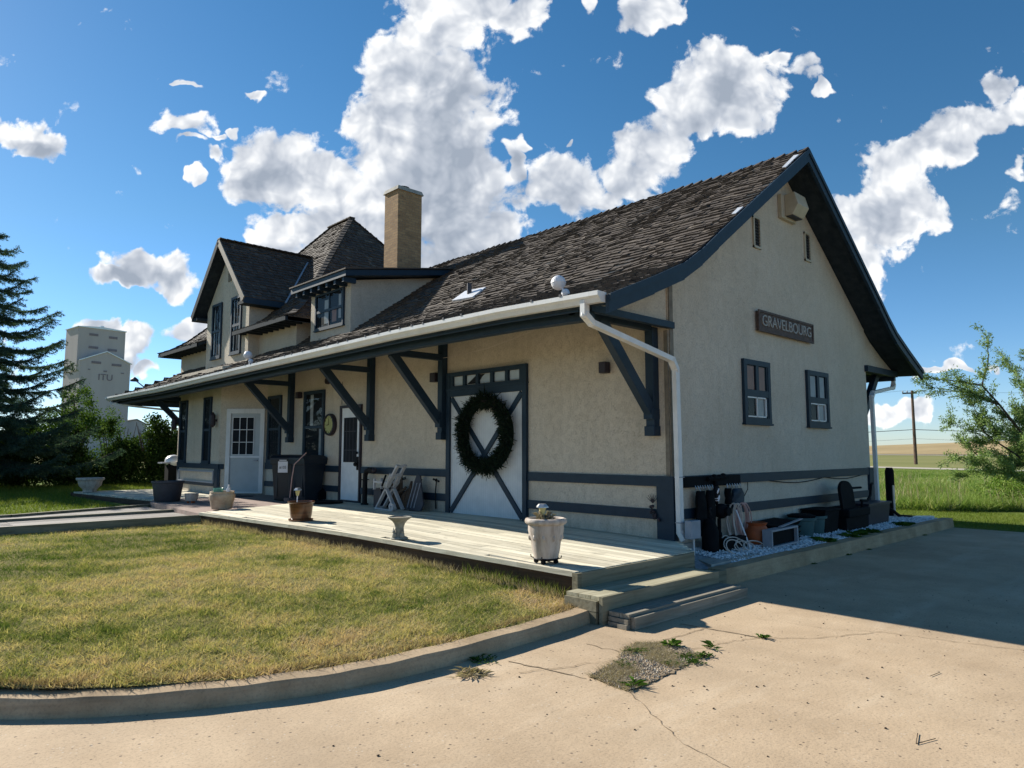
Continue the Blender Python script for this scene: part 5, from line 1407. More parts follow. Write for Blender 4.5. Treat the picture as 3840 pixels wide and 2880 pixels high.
# ---- folding wooden hand truck / bench frame
t = thing('folding_frame', (-.45, 5.75, .465), 'faded wooden X-shaped folding seat frame with a small wheel', 'folding seat')
F5 = Fr((-.42, 5.72, .465), (0, -1, 0), (-1, 0, 0))
mb = MB()
for d in (.12, .28):
    mb.beam(F5.p(-.33, 0, d - .1), F5.p(.36, .82, d - .1), .035, .06, (1, 0, 0)); mb.beam(F5.p(.30, .02, d - .1), F5.p(-.02, .42, d - .1), .035, .06, (1, 0, 0))
    mb.beam(F5.p(-.40, .50, d - .1), F5.p(.06, .50, d - .1), .03, .05, (1, 0, 0)); mb.beam(F5.p(.18, .66, d - .1), F5.p(.05, .46, d - .1), .035, .09, (1, 0, 0)); mb.beam(F5.p(-.40, .36, d - .1), F5.p(-.40, .56, d - .1), .03, .045, (1, 0, 0))
for (a, z) in ((-.30, .03), (.34, .8), (.22, .64), (-.2, .5), (0, .5)): mb.beam(F5.p(a, z, .0), F5.p(a, z, .2), .03, .04)
mb.beam(F5.p(-.33, .02, .2), F5.p(.30, .0, .2), .03, .03)
mb.build('frame', M['chairwood'], t)
mb = MB(); mb.tube([F5.p(.33, .08, .24), F5.p(.33, .08, .30)], .075, 18); mb.tube([F5.p(.33, .08, .22), F5.p(.33, .08, .32)], .018, 8); mb.build('wheel', M['chairwood'], t)
mb = MB(); mb.beam(F5.p(.02, .44, .29), F5.p(.14, .64, .29), .02, .03, (1, 0, 0)); mb.build('slot_brace', M['black'], t)
t = thing('firewood_stack', (-.2, 5.75, .465), 'dark pile of gnarled wood standing behind the folding frame', 'wood pile'); rr = random.Random(5); mb = MB()
for k in range(16):
    y = 5.75 + rr.uniform(-.42, .35); mb.tube([(-.22 + rr.uniform(-.08, .08), y, .465), (-.2 + rr.uniform(-.06, .06), y + rr.uniform(-.1, .1), .72), (-.16, y + rr.uniform(-.15, .15), .80 + rr.uniform(0, .3))], [.06, .05, .02], 7)
mb.build('log', M['bark'], t)
t = thing('storage_crate', (-.28, 6.28, .465), 'small navy crate on the deck left of the folding frame', 'crate'); mb = MB(); mb.box(-.42, -.1, 6.18, 6.44, .467, .80); mb.build('body', M['navy'], t, bevel=.01)
mb = MB(); mb.box(-.44, -.08, 6.16, 6.46, .80, .83); mb.build('lid', M['navy'], t)
t = thing('leaning_board', (-.2, 5.2, .465), 'grey ribbed plastic panel leaning on the wall beside the freight door', 'panel'); mb = MB()
Fp = Fr((-.32, 5.28, .47), (0, -1, 0), (-1, 0, .25), (.28, -.0, 1))
mb.prism([Fp.p(-.20, 0, 0), Fp.p(.26, 0, 0), Fp.p(.30, .12, 0), Fp.p(.02, .62, 0), Fp.p(-.1, .66, 0)], Fp.n * .03); mb.build('panel', M['darkgrey'], t)
mb = MB()
for k in range(3): mb.beam(Fp.p(-.14 + .1 * k, .04, .035), Fp.p(-.06 + .1 * k - .06, .5, .035), .014, .012, (1, 0, 0))
mb.build('rib', M['grey'], t)
t = thing('wall_spigot', (-.05, 5.0, 1.0), 'thin bent wall tap with hose beside the freight door', 'tap'); mb = MB(); mb.tube([(-.03, 4.98, .50), (-.05, 4.97, .8), (-.06, 4.93, .98), (-.08, 4.9, 1.02)], .012, 6); mb.ball((-.09, 4.9, 1.02), .03, 7, 5); mb.ball((-.09, 4.83, 1.0), .022, 7, 5); mb.ball((-.09, 4.97, 1.03), .022, 7, 5); mb.build('pipe', M['blackmetal'], t)
t = thing('wall_hook', (-.04, 6.1, 1.02), 'dark curled iron hook on the wall above the folding frame', 'hook'); mb = MB(); mb.tube([(-.03, 6.22, 1.12), (-.05, 6.2, .99), (-.06, 6.1, .975), (-.06, 5.98, 1.02), (-.06, 5.9, 1.04), (-.06, 5.9, 1.01), (-.06, 6.0, .99)], .012, 6); mb.build('hook', M['blackmetal'], t)

# ---- gable end clutter
t = thing('hook_rail', (.9, -.06, 1.12), 'dark rail of hooks fixed over the blue band at the near corner of the gable', 'hook rail')
mb = MB(); mb.fbox(FY, .17, 1.63, 1.06, 1.20, .037, .09); mb.build('rail', M['black'], t)
for k, x in enumerate(list(np.arange(.42, .86, .06)) + list(np.arange(1.24, 1.62, .07))):
    mb = MB(); mb.tube([FY.p(x, 1.08, .095), FY.p(x, 1.04, .11), FY.p(x + .01, 1.02, .10), FY.p(x + .02, 1.035, .09)], .006, 5); mb.build('hook', M['lampmetal'], t)
def strap(x0, x1, z0, z1, d, mat, label, name='hanging_bag', n=6, taper=.0, seed=0):
    r = random.Random(seed); t = thing(name, ((x0 + x1) / 2, -d, z1), label, name.replace('_', ' ')); mb = MB(); c0 = V(FY.p((x0 + x1) / 2, 0, d)); prof = []
    m = 8; rings = 9; vs = []; fs = []
    for j in range(rings):
        u = j / (rings - 1); z = z1 + (z0 - z1) * u; w = (x1 - x0) / 2 * (1 - .35 * (1 - min(1, u * 5)) + taper * u)
        for k in range(m * 2):
            a = math.pi * k / m; vs.append(V((c0.x + w * math.cos(a) * (1 + .06 * math.sin(a * 5 + j)), c0.y + .05 * math.sin(a) * (1 + .2 * math.sin(3 * a + j)), z)))
    mm = m * 2
    for j in range(rings - 1):
        for k in range(mm): a = j * mm + k; b = j * mm + (k + 1) % mm; fs.append((b, a, a + mm, b + mm))
    fs += [tuple(range(mm)), tuple((rings - 1) * mm + k for k in reversed(range(mm)))]
    mb.add(vs, fs); mb.build('body', mat, t, smooth=True)
    mb = MB(); mb.tube([FY.p((x0 + x1) / 2, z1 - .01, d), FY.p((x0 + x1) / 2, 1.07, .09)], .005, 5); mb.build('loop', M['lampmetal'], t); return t
strap(.40, .62, .42, 1.01, .12, M['black'], 'wider black sheath hanging left from the hook rail')
strap(.66, .84, .45, 1.01, .12, M['black'], 'narrower black sheath hanging second from the left on the hook rail')
strap(1.20, 1.27, .8, 1.02, .11, M['black'], 'slim dark strap hanging left of the blue bundle on the hook rail')
strap(1.32, 1.62, .74, 1.01, .13, M['trim'], 'dark blue bundle hanging at the right of the hook rail')
strap(.86, .92, .86, 1.03, .12, M['lampwhite'], 'small white and black spray nozzle hanging on the hook rail')
t = thing('pressure_tank', (.52, -.25, .15), 'tall black cylinder standing under the hook rail', 'cylinder'); mb = MB(); mb.lathe([(.10, 0), (.11, .02), (.11, .34), (.07, .46), (.05, .50), (.0, .51)], (.52, -.24, .15), 18); mb.build('body', M['black'], t, smooth=True)
mb = MB(); mb.tube([(.55, -.24, .7), (.55, -.22, .78), (.62, -.2, .78)], .015, 6); mb.build('valve', M['blackmetal'], t)
t = thing('gas_meter', (.96, -.13, .75), 'black gas meter with regulator and riser pipe on the gable wall', 'gas meter')
mb = MB(); mb.tube([(.96, -.12, .15), (.96, -.12, .62)], .026, 8); mb.tube([(.9, -.12, 1.13), (.9, -.12, .86)], .03, 8); mb.tube([(.9, -.12, .86), (.93, -.12, .78)], .02, 8); mb.lathe([(.035, 0), (.035, .05)], (.96, -.12, .38), 8); mb.lathe([(.036, 0), (.036, .04)], (.96, -.12, .26), 8); mb.build('pipe', M['black'], t)
mb = MB(); mb.ball((.97, -.15, .72), .13, 16, 10, (1, .7, .8)); mb.tube([(.97, -.05, .72), (.97, -.27, .72)], [.07, .06], 14); mb.build('regulator', M['black'], t, smooth=True)
mb = MB(); mb.lathe([(.045, 0), (.05, .02), (.05, .14), (.04, .16)], (.9, -.12, .9), 12); mb.lathe([(.052, 0), (.052, .012)], (.9, -.12, .875), 12); mb.build('filter', M['blackmetal'], t, smooth=True)
mb = MB()
for (x, z) in ((.75, 1.17), (.86, 1.19), (1.0, 1.18), (1.1, 1.2)): mb.ball((x, -.12, z), .045, 8, 6, (1.2, .8, .8))
mb.tube([(.7, -.12, 1.16), (1.18, -.12, 1.18)], .028, 8); mb.build('manifold', M['black'], t, smooth=True)
t = thing('electrical_box', (.1, -.2, .15), 'grey electrical box on a white conduit beside the downspout', 'electrical box')
mb = MB(); mb.box(-.02, .2, -.30, -.2, .43, .66); mb.build('box', M['grey'], t, bevel=.01); mb = MB(); mb.tube([(.12, -.24, .13), (.12, -.24, .43)], .014, 8); mb.build('conduit', M['white'], t)
# pink hose coils
def hose(label, mat, seed, cx, n=6):
    r = random.Random(seed); t = thing('hose_coil', (cx, -.2, .8), label, 'hose'); mb = MB()
    for k in range(n):
        w = r.uniform(.05, .22); b = r.uniform(.16, .3); x0 = cx + r.uniform(-.05, .05); off = r.uniform(.12, .22); P = []
        for j in range(19):
            a = math.pi * 2 * j / 18; z = .5 + .31 * math.cos(a) if math.cos(a) > 0 else .5 + (.5 - b) * math.cos(a)
            P.append((x0 + w * math.sin(a) * (1 if z < .6 else .35 + .65 * (.81 - z) / .21), -off - .03 * math.sin(a * 2), max(.15, z)))
        mb.tube(P, .0085, 6, caps=False)
    mb.build('loop', mat, t, smooth=True); return t
hose('pink hose looped over the right end of the hook rail', M['hose'], 3, 1.48, 8)
hose('pale rope looped beside the pink hose under the hook rail', M['hose2'], 4, 1.30, 6)
t = thing('hose_tangle', (.95, -.35, .17), 'loose pale hose tangled on the slab below the gas meter', 'hose'); mb = MB(); r = random.Random(8)
for k in range(7):
    cx, cy = 1.0 + r.uniform(-.25, .3), -.40 + r.uniform(-.08, .1); w = r.uniform(.12, .3); hh = r.uniform(.05, .28)
    mb.tube([(cx + w * math.cos(a), cy + .06 * math.sin(a), .19 + hh * (.5 + .5 * math.sin(a))) for a in [2 * math.pi * j / 20 * r.uniform(.97, 1.0) for j in range(21)]], .008, 6, caps=False)
mb.build('loop', M['hose2'], t, smooth=True)
t = thing('white_stake', (1.33, -.42, .17), 'white vertical rod standing among the hoses', 'rod'); mb = MB(); mb.tube([(1.30, -.40, .17), (1.28, -.2, .72)], .012, 8); mb.build('rod', M['lampwhite'], t)
t = thing('low_crate', (1.0, -.3, .17), 'low black crate under the gas meter', 'crate'); mb = MB(); mb.box(.72, 1.3, -.34, -.14, .18, .38); mb.build('body', M['black'], t, bevel=.01)
pot('flower_pot', (1.70, -.30, .13), [(.10, 0), (.13, .01), (.165, .12), (.17, .2), (.14, .27), (.125, .29), (.15, .33), (.135, .335), (.11, .29)], M['rust'], 'orange terracotta pot on the gravel behind the pink hose', soil=(.115, .29))
t = thing('seed_tray', (2.15, -.32, .14), 'stack of black nursery trays against the gable wall', 'nursery tray')
mb = MB(); 
for k in range(4): mb.hexa([V((1.85 + .05 * k, -.48, .15 + .065 * k)), V((2.6 + .02 * k, -.48, .16 + .075 * k)), V((2.6, -.12, .18 + .075 * k)), V((1.85, -.12, .17 + .07 * k)), V((1.82 + .05 * k, -.52, .20 + .065 * k)), V((2.65, -.52, .21 + .075 * k)), V((2.65, -.1, .23 + .075 * k)), V((1.82, -.1, .22 + .07 * k))])
mb.build('tray', M['black'], t); mb = MB(); mb.beam((1.9, -.55, .40), (2.7, -.5, .46), .05, .012); mb.build('slat', M['grey'], t)
# white box frame lying on its side
t = thing('box_frame', (2.15, -.6, .15), 'white plastic window box lying on its side with open mouth', 'window box')
Fb = Fr((1.55, -.58, .195), (1, .0, .015), (.0, -1, .0), (-.015, .0, 1))
mb = MB()
for q in ((0, .82, 0, .025), (0, .82, .225, .25), (0, .03, .025, .225), (.79, .82, .025, .225)): mb.fbox(Fb, *q, -.14, 0)
mb.build('shell', M['grey'], t); mb = MB(); mb.fbox(Fb, .03, .79, .025, .225, -.14, -.05); mb.build('bottom', M['black'], t)
# teal tubs
for k, (x, y, lab) in enumerate(((3.22, -.27, 'teal plastic tub, the nearer of the two beside the white box'), (3.68, -.25, 'teal plastic tub, the farther of the two by the gable wall'))):
    t = pot('plastic_tub', (x, y, .135), [(.15, 0), (.16, .01), (.19, .25), (.215, .26), (.22, .30), (.20, .30), (.18, .25)], M['teal'], lab, cat='tub', group='teal tubs on the gravel')
    if k == 0: mb = MB(); mb.lathe([(.2, .30), (.22, .33), (.15, .35), (.0, .36)], (x, y, .135), 18); mb.build('lid', M['black'], t)
t = thing('storage_bin', (3.95, -.25, .135), 'low black storage bin beside the teal tubs', 'storage bin'); mb = MB(); mb.hexa([V((3.72, -.42, .135)), V((4.22, -.42, .135)), V((4.22, -.08, .135)), V((3.72, -.08, .135)), V((3.68, -.45, .50)), V((4.26, -.45, .50)), V((4.26, -.06, .50)), V((3.68, -.06, .50))]); mb.build('body', M['black'], t, bevel=.01); mb = MB(); mb.box(3.66, 4.28, -.47, -.05, .50, .53); mb.build('lid', M['black'], t, bevel=.006)
# black lounge chair
t = thing('lounge_chair', (4.95, -.35, .135), 'black patio armchair with rounded back facing the kerb', 'chair')
mb = MB(); Fc = Fr((4.72, -.5, .0), (1, 0, 0), (0, -1, 0), (0, .12, 1))
n = 12; pr = [Fc.p(-.27, .5, 0), Fc.p(.27, .5, 0), Fc.p(.27, .80, 0)] + [Fc.p(.27 * math.cos(math.pi * k / n), .80 + .17 * math.sin(math.pi * k / n), 0) for k in range(1, n)] + [Fc.p(-.27, .80, 0)]
mb.prism(pr, Fc.n * -.05); mb.build('backrest', M['black'], t)
mb = MB(); mb.box(4.40, 5.35, -.55, -.05, .36, .50); mb.build('seat', M['black'], t, bevel=.02)
mb = MB(); mb.box(4.40, 5.35, -.5, -.1, .14, .36); mb.build('base', M['black'], t)
mb = MB(); mb.tube([(5.05, -.5, .62), (5.35, -.5, .60), (5.62, -.46, .68), (5.78, -.42, .86), (5.9, -.4, .88)], .022, 8); mb.tube([(5.1, -.5, .5), (5.1, -.5, .63)], .02, 8); mb.tube([(5.0, -.3, .82), (5.9, -.2, .80)], .02, 8); mb.build('armrest', M['black'], t)
t = thing('storage_bin', (5.9, -.3, .135), 'navy plastic storage bin between the armchair and the corner post', 'storage bin'); mb = MB(); mb.hexa([V((5.5, -.45, .135)), V((6.5, -.45, .135)), V((6.5, -.08, .135)), V((5.5, -.08, .135)), V((5.45, -.48, .50)), V((6.55, -.48, .50)), V((6.55, -.06, .50)), V((5.45, -.06, .50))]); mb.build('body', M['navy'], t, bevel=.015); mb = MB(); mb.box(5.43, 6.57, -.5, -.05, .50, .535); mb.build('lid', M['navy'], t)
# short post with a hose holder
t = thing('wooden_post', (7.75, -.05, .1), 'short dark wooden post with rounded top beyond the gable corner', 'post'); mb = MB(); mb.tube([(7.72, -.08, .0), (7.66, -.1, 1.13), (7.66, -.1, 1.2)], [.085, .085, .06], 12); mb.build('post', M['black'], t)
mb = MB(); mb.tube([(7.56, -.2, .15), (7.54, -.2, .85)], .022, 8); mb.build('pipe', M['lampmetal'], t)
t = thing('drain_pipe', (7.3, -.2, .2), 'black bent drain pipe lying by the short wooden post', 'drain pipe'); mb = MB(); mb.tube([(6.95, -.2, .5), (7.25, -.25, .38), (7.5, -.3, .25), (8.3, -.35, .18)], .03, 8); mb.build('pipe', M['black'], t)
# hand-shaped ornament on the corner
t = thing('ornament', (-.06, .2, .86), 'dark spiky plant hanger ornament on the blue corner post', 'ornament'); mb = MB(); rr = random.Random(2)
for k in range(7): a = -1.0 + k * .33; mb.tube([(-.06, .25, .86), (-.08, .25 + .10 * math.sin(a), .86 + .13 * math.cos(a))], [.008, .002], 5)
for k in range(12): mb.ball((-.07, .20 + rr.uniform(-.05, .08), .70 + rr.uniform(-.06, .12)), .022, 6, 5)
mb.build('body', M['purplebrown'], t)
t = thing('rubber_strip', (2.05, -.72, .14), 'black rubber strip lying on the gravel edge', 'rubber strip'); mb = MB(); mb.beam((1.75, -.70, .16), (2.05, -.66, .16), .06, .03); mb.build('body', M['black'], t)
# grill behind the bay
t = thing('barbecue', (-.75, 17.75, .43), 'barbecue with shiny domed lid and side shelf peeking out beyond the bay window', 'barbecue')
mb = MB(); mb.ball((-.46, 17.75, 1.22), .26, 14, 9, (1, 1, .75)); mb.build('lid', M['flash'], t, smooth=True)
mb = MB(); mb.box(-.86, -.1, 17.55, 17.95, 1.15, 1.19); mb.build('shelf', M['grey'], t); mb = MB(); mb.box(-.66, -.2, 17.58, 17.92, .44, 1.145); mb.build('cabinet', M['black'], t)

for o in list(COL.objects):
    if o.parent is None and o.type == 'EMPTY' and o.location.x > 1.6 and -1 < o.location.y < 0 and o.name.split('.')[0] in ('flower_pot', 'seed_tray', 'plastic_tub', 'storage_bin', 'lounge_chair'):
        o.location.z += .065; o.location.y += .02
# ================================================================== VEGETATION
def quads(c, d, L, w, r, side=None):
    """leaf quads: centre c, direction d (unit), length L, width w"""
    n = len(c)
    s_ = np.cross(d, r.normal(0, 1, (n, 3))); s_ /= np.linalg.norm(s_, axis=1)[:, None] + 1e-9
    L = np.asarray(L)[:, None] if np.ndim(L) else L; w = np.asarray(w)[:, None] if np.ndim(w) else w
    return np.stack([c, c + d * L * .45 + s_ * w * .5, c + d * L, c + d * L * .45 - s_ * w * .5], 1).reshape(-1, 3)
def unit(a): return a / (np.linalg.norm(a, axis=-1, keepdims=True) + 1e-9)

# ---- spruce
def spruce(base, H, R0, zlo, seed, label):
    r = np.random.default_rng(seed); b = np.array(base, float)
    t = thing('spruce_tree', base, label, 'spruce tree')
    mb = MB(); mb.tube([base, (b[0] + .03, b[1], b[2] + H * .5), (b[0], b[1], b[2] + H)], [.2, .11, .015], 10); tr = mb.build('trunk', M['bark'], t)
    Cs = []; Ds = []; Ls = []; br = MB()
    z = zlo
    while z < H - .1:
        k = (H - z) / (H - zlo); nb = int(5 + 3 * k); a0 = r.uniform(0, 6.28)
        for i in range(nb):
            az = a0 + i * 2 * np.pi / nb + r.uniform(-.25, .25); Lb = R0 * (k ** .8) * r.uniform(.62, 1.14) + .12
            droop = -.16 * k + r.uniform(-.07, .06); m = max(6, int(Lb / .055)); u = np.linspace(.10, 1, m)
            dirh = np.array([np.cos(az), np.sin(az), 0]); side = np.array([-np.sin(az), np.cos(az), 0])
            pz = droop * u * Lb + .30 * Lb * (u ** 3) * .7 - .05 * np.sin(u * 3) * Lb
            P = b + dirh * (u * Lb)[:, None]; P[:, 2] = b[2] + z + pz
            br.tube([tuple(b + np.array([0, 0, z]))] + [tuple(P[j]) for j in range(0, m, max(1, m // 5))] + [tuple(P[-1])], .012 + .012 * k, 4)
            # lateral shoots
            for s in (-1, 1):
                ll = (.06 + .17 * Lb * (1 - u) ** .7 + .10) * r.uniform(.5, 1.35, m); ll[r.random(m) < .15] *= .2
                for j in range(m):
                    if r.random() < .25: continue
                    nn = max(2, int(ll[j] / .035)); v = np.linspace(.05, 1, nn)
                    sd = unit(side * s * 1.0 + dirh * .55 + np.array([0, 0, r.uniform(-.45, .12)]))
                    Q = P[j] + sd * (v * ll[j])[:, None]; Q[:, 2] -= .10 * (v ** 1.5) * ll[j]
                    Cs.append(Q); Ds.append(np.repeat(sd[None], nn, 0))
            Cs.append(P); Ds.append(np.repeat(dirh[None], m, 0))
            # hanging twiglets
            kx = r.integers(0, m, m // 2); Cs.append(P[kx] + r.normal(0, .05, (len(kx), 3))); Ds.append(np.repeat(np.array([[0, 0, -1.0]]), len(kx), 0))
        z += .38 + .16 * r.random()
    C = np.concatenate(Cs); D = np.concatenate(Ds); rep = 6
    C = np.repeat(C, rep, 0) + r.normal(0, .012, (len(C) * rep, 3)); D = np.repeat(D, rep, 0)
    d = unit(D * .8 + r.normal(0, .62, D.shape))
    v = quads(C, d,   .075 * r.uniform(.7, 1.4, len(C)), .016 * r.uniform(.8, 1.5, len(C)), r)
    np_mesh('crown', v, 4, M['spruce'], var=r.random(len(C)), parent=t)
    br.build('limb', M['bark'], t)
    return t
spruce((-4.75, 22.4, .30), 8.3, 3.75, 1.1, 5, 'tall dark blue green spruce at the left edge of the photo')

def leafy(name, base, label, cat, mat, lumps, nleaf, ll, lw, seed, stems=None, group=None, trunk_r=.05, droop=0.0):
    """lumps: list of (centre, radii) ; stems: list of polylines with radii"""
    r = np.random.default_rng(seed); t = thing(name, base, label, cat, group)
    Cs = []; vol = np.array([np.prod(q[1]) ** .66 for q in lumps]); cnt = (nleaf * vol / vol.sum()).astype(int)
    for (c, rad), n in zip(lumps, cnt):
        p = unit(r.normal(0, 1, (n, 3))) * (r.random(n) ** .45)[:, None]
        # clumps: modulate by a coarse pattern, leaving gaps
        cl = unit(r.normal(0, 1, (max(6, n // 90), 3))) * (r.random(max(6, n // 90)) ** .5)[:, None]
        idx = r.integers(0, len(cl), n); p = np.where(r.random(n)[:, None] < .72, cl[idx] + r.normal(0, .15, (n, 3)), p)
        Cs.append(np.array(c) + p * np.array(rad))
    C = np.concatenate(Cs); d = unit(r.normal(0, 1, C.shape) + np.array([0, 0, .3 - droop]))
    np_mesh('foliage', quads(C, d, ll * r.uniform(.6, 1.4, len(C)), lw * r.uniform(.6, 1.3, len(C)), r), 4, M[mat], var=r.random(len(C)), parent=t)
    mb = MB()
    for pl, rs in (stems or []): mb.tube(pl, rs, 6)
    if stems: mb.build('trunk' if cat.endswith('tree') else 'stem', M['bark'], t)
    return t
# ---- hedge of shrubs behind the far lawn
rr = random.Random(21)
for i in range(12):
    x = -11.5 + i * 1.35 + rr.uniform(-.2, .2); y = 24.2 - .28 * (x + 4) + rr.uniform(-.3, .3); h = rr.uniform(1.95, 2.5)
    lumps = [((x + rr.uniform(-.5, .5), y + rr.uniform(-.5, .5), .3 + h * rr.uniform(.3, .75)), (rr.uniform(.5, .8), rr.uniform(.5, .8), rr.uniform(.5, .75))) for _ in range(6)] + [((x, y - .3, .8), (.95, .6, .6)), ((x, y, .6), (1.0, .7, .5)), ((x + rr.uniform(-.4, .4), y, h + .1), (.35, .35, .5))]
    stems = []
    for k in range(9):
        a = rr.uniform(-.7, .7); b2 = rr.uniform(-.4, .4); stems.append(([(x + a * .3, y + b2 * .3, .3), (x + a * .8, y + b2, .3 + h * .5), (x + a * 1.2, y + b2 * 1.3, .3 + h * rr.uniform(.8, 1.12))], [.03, .02, .006]))
    leafy('hedge_shrub', (x, y, .3), 'dense dark green shrub in the hedge row behind the far lawn', 'shrub', 'hedge', lumps, 13000, .10, .06, 100 + i, stems, 'shrubs of the dark hedge row')
# light green tree above the hedge
bx, by = -.9, 29.4
leafy('young_tree', (bx, by, 0), 'light green rounded tree rising over the hedge beneath the spruce boughs', 'leafy tree', 'poplar',
      [((bx - .4, by, 2.6), (1.1, 1.0, .9)), ((bx + .6, by, 2.7), (.8, .9, .8)), ((bx + .1, by, 3.7), (.7, .7, .7)), ((bx + 1.3, by, 2.5), (.8, .7, .8)), ((bx - 1.1, by, 2.3), (.9, .7, .8))], 9000, .11, .055, 7,
      [([(bx, by, 0), (bx + .1, by, 2.0), (bx, by, 3.8)], [.12, .08, .02]), ([(bx, by, 1.2), (bx + .9, by, 2.6)], [.06, .02]), ([(bx, by, 1.0), (bx - .8, by, 2.5)], [.06, .02])])
# ---- silver-green sapling at the right: fine branching tree
def sapling(base, label, seed):
    r = random.Random(seed); nrn = np.random.default_rng(seed)
    t = thing('willow_tree', base, label, 'leafy tree'); mb = MB(); LC = []; LD = []
    def grow(p, d, L, rad, depth):
        n = 6; pts = [p]; q = p.copy(); dd = d.normalized(); rs = [rad]
        for i in range(n):
            dd = (dd + V((r.gauss(0, .09), r.gauss(0, .09), r.gauss(0, .07) + (.03 if depth < 2 else -.01)))).normalized(); q = q + dd * L / n; pts.append(q.copy()); rs.append(rad * (1 - .62 * (i + 1) / n))
        mb.tube(pts, rs, 6 if depth < 2 else 4, caps=False)
        if depth >= 1:
            for i in range(3 if depth == 1 else 1, n + 1):
                for k in range((0, 6, 13, 16)[depth]):
                    f = r.random(); c = pts[i - 1].lerp(pts[i], f); LC.append(tuple(c)); e = (dd + V((r.gauss(0, .8), r.gauss(0, .8), r.gauss(0, .8)))).normalized(); LD.append(tuple(e))
        if depth < 3:
            for k in range((7, 11, 7)[depth]):
                i = r.randint(2 if depth == 0 else 1, n); a = r.uniform(0, 6.28); sp = r.uniform(.45, .9)
                o = dd.orthogonal().normalized(); o2 = dd.cross(o); nd = (pts[i] - pts[i - 1]).normalized() * math.cos(sp) + (o * math.cos(a) + o2 * math.sin(a)) * math.sin(sp)
                nd.z = nd.z * .8 + .12
                grow(pts[i].copy(), nd, L * r.uniform(.22, .45), rad * .4, depth + 1)
    b = V(base)
    for (tx, ty, tz, L, rad) in ((-1.5, 1.0, 4.0, 4.1, .05), (-2.0, 1.7, 2.5, 3.0, .04), (-.5, .4, 3.4, 3.5, .05), (.6, -.6, 3.5, 3.3, .055), (-1.9, 1.5, 1.5, 2.5, .03), (-1.1, .8, 3.0, 3.3, .045), (.9, -.7, 2.6, 2.6, .045), (.1, 0, 3.3, 3.2, .05)):
        tz *= .86; L *= .93
        grow(b + V((tx, ty, tz)).normalized() * .25, V((tx, ty, tz)), L, rad, 1)
    mb.tube([b, b + V((-.02, 0, .35))], [.11, .09], 8)
    mb.build('trunk', M['bark'], t)
    C = np.array(LC); D = unit(np.array(LD)); C = C + nrn.normal(0, .045, C.shape); v = quads(C, D, .085 * nrn.uniform(.6, 1.3, len(C)), .022 * nrn.uniform(.7, 1.4, len(C)), nrn)
    np_mesh('crown', v, 4, M['willow'], var=nrn.random(len(C)), parent=t)
sapling((15.35, -2.0, .0), 'sparse silvery green willow sapling leaning in from the right edge', 12)
r = np.random.default_rng(91)
leafy('meadow_shrub', (15.2, -1.0, 0), 'low leafy undergrowth round the foot of the willow sapling', 'shrub', 'meadow', [((15.3, -1.0, .5), (1.0, .9, .45)), ((14.4, -1.6, .4), (.7, .7, .4)), ((16.5, -.4, .5), (1.1, .9, .4))], 5000, .10, .03, 15, [([(15.2, -1.0, 0), (15.3, -1.0, .6)], [.02, .01])])

# ================================================================== FAR THINGS
# grain elevator
ec = V((30.7, 160.0, 0)); eh = V((.993, .12, 0)).normalized(); en = V((eh.y, -eh.x, 0))
FE = Fr(ec, eh, en)
el = thing('grain_elevator', tuple(ec), 'tall pale wooden grain elevator on the horizon behind the spruce', 'grain elevator')
mb = MB()
mb.prism([FE.p(-5.0, -1, 0), FE.p(4.75, -1, 0), FE.p(4.75, 20.2, 0), FE.p(-.1, 22.2, 0), FE.p(-5.0, 20.2, 0)], en * -9.5)
mb.fbox(FE, -5.2, 4.0, 18, 27.2, -8.5, -1.5)
mb.build('tower', M['elev'], el)
mb = MB(); mb.prism([FE.p(-5.4, 27.2, -1.3), FE.p(4.2, 27.2, -1.3), FE.p(4.2, 27.35, -1.3), FE.p(-.6, 27.7, -1.3), FE.p(-5.4, 27.35, -1.3)], en * -7.4); mb.fbox(FE, -.5, .2, 27.6, 28.2, -4, -3)
for s_ in (-1, 1): mb.beam(FE.p(-.1 + s_ * 5.1, 20.1, .1), FE.p(-.1, 22.35, .1), .3, .18)
mb.build('cap_roof', M['flash'], el)
for (a0, a1, z0, z1, d0) in ((-3.1, -1.4, 25.6, 26.1, -1.5), (.7, 2.4, 25.4, 25.9, -1.5), (-3.1, -1.3, 22.9, 23.4, -1.5), (.6, 2.4, 22.7, 23.2, -1.5), (-2.9, -1.1, 19.6, 20.1, 0), (1.0, 2.9, 19.4, 19.9, 0), (-3.5, -3.1, 18.2, 18.4, 0), (-.5, .1, 18.0, 18.3, 0), (2.9, 3.5, 17.9, 18.1, 0)):
    mb = MB(); mb.fbox(FE, a0, a1, z0, z1, d0, d0 + .08); mb.build('louvre', M['elevdark'], el)
me_rot = Matrix.Rotation(math.atan2(eh.y, eh.x), 4, 'Z') @ Matrix.Rotation(R(90), 4, 'X')
text_mesh('ITU', 1.9, .04, 'lettering', M['elevdark'], el, tuple(FE.p(-.1, 16.8, .05)), me_rot)
an = MB(); an.prism([FE.p(4.8, -1, -2), FE.p(9.6, -1, -2), FE.p(9.6, 7.2, -2), FE.p(7.4, 8.2, -2), FE.p(4.8, 7.6, -2)], en * -7); an.build('annex', M['elev'], el)
an = MB(); an.prism([FE.p(9.6, -1, -3), FE.p(16, -1, -3), FE.p(16, 4.0, -3), FE.p(12.5, 4.8, -3), FE.p(9.6, 5.6, -3)], en * -6); an.build('shed', M['siding'], el)
an = MB(); an.prism([FE.p(4.8, 7.6, -1.8), FE.p(7.4, 8.2, -1.8), FE.p(9.8, 7.1, -1.8), FE.p(9.8, 7.3, -1.8), FE.p(7.4, 8.45, -1.8), FE.p(4.8, 7.9, -1.8)], en * -7.3); an.build('annex_roof', M['siding'], el)

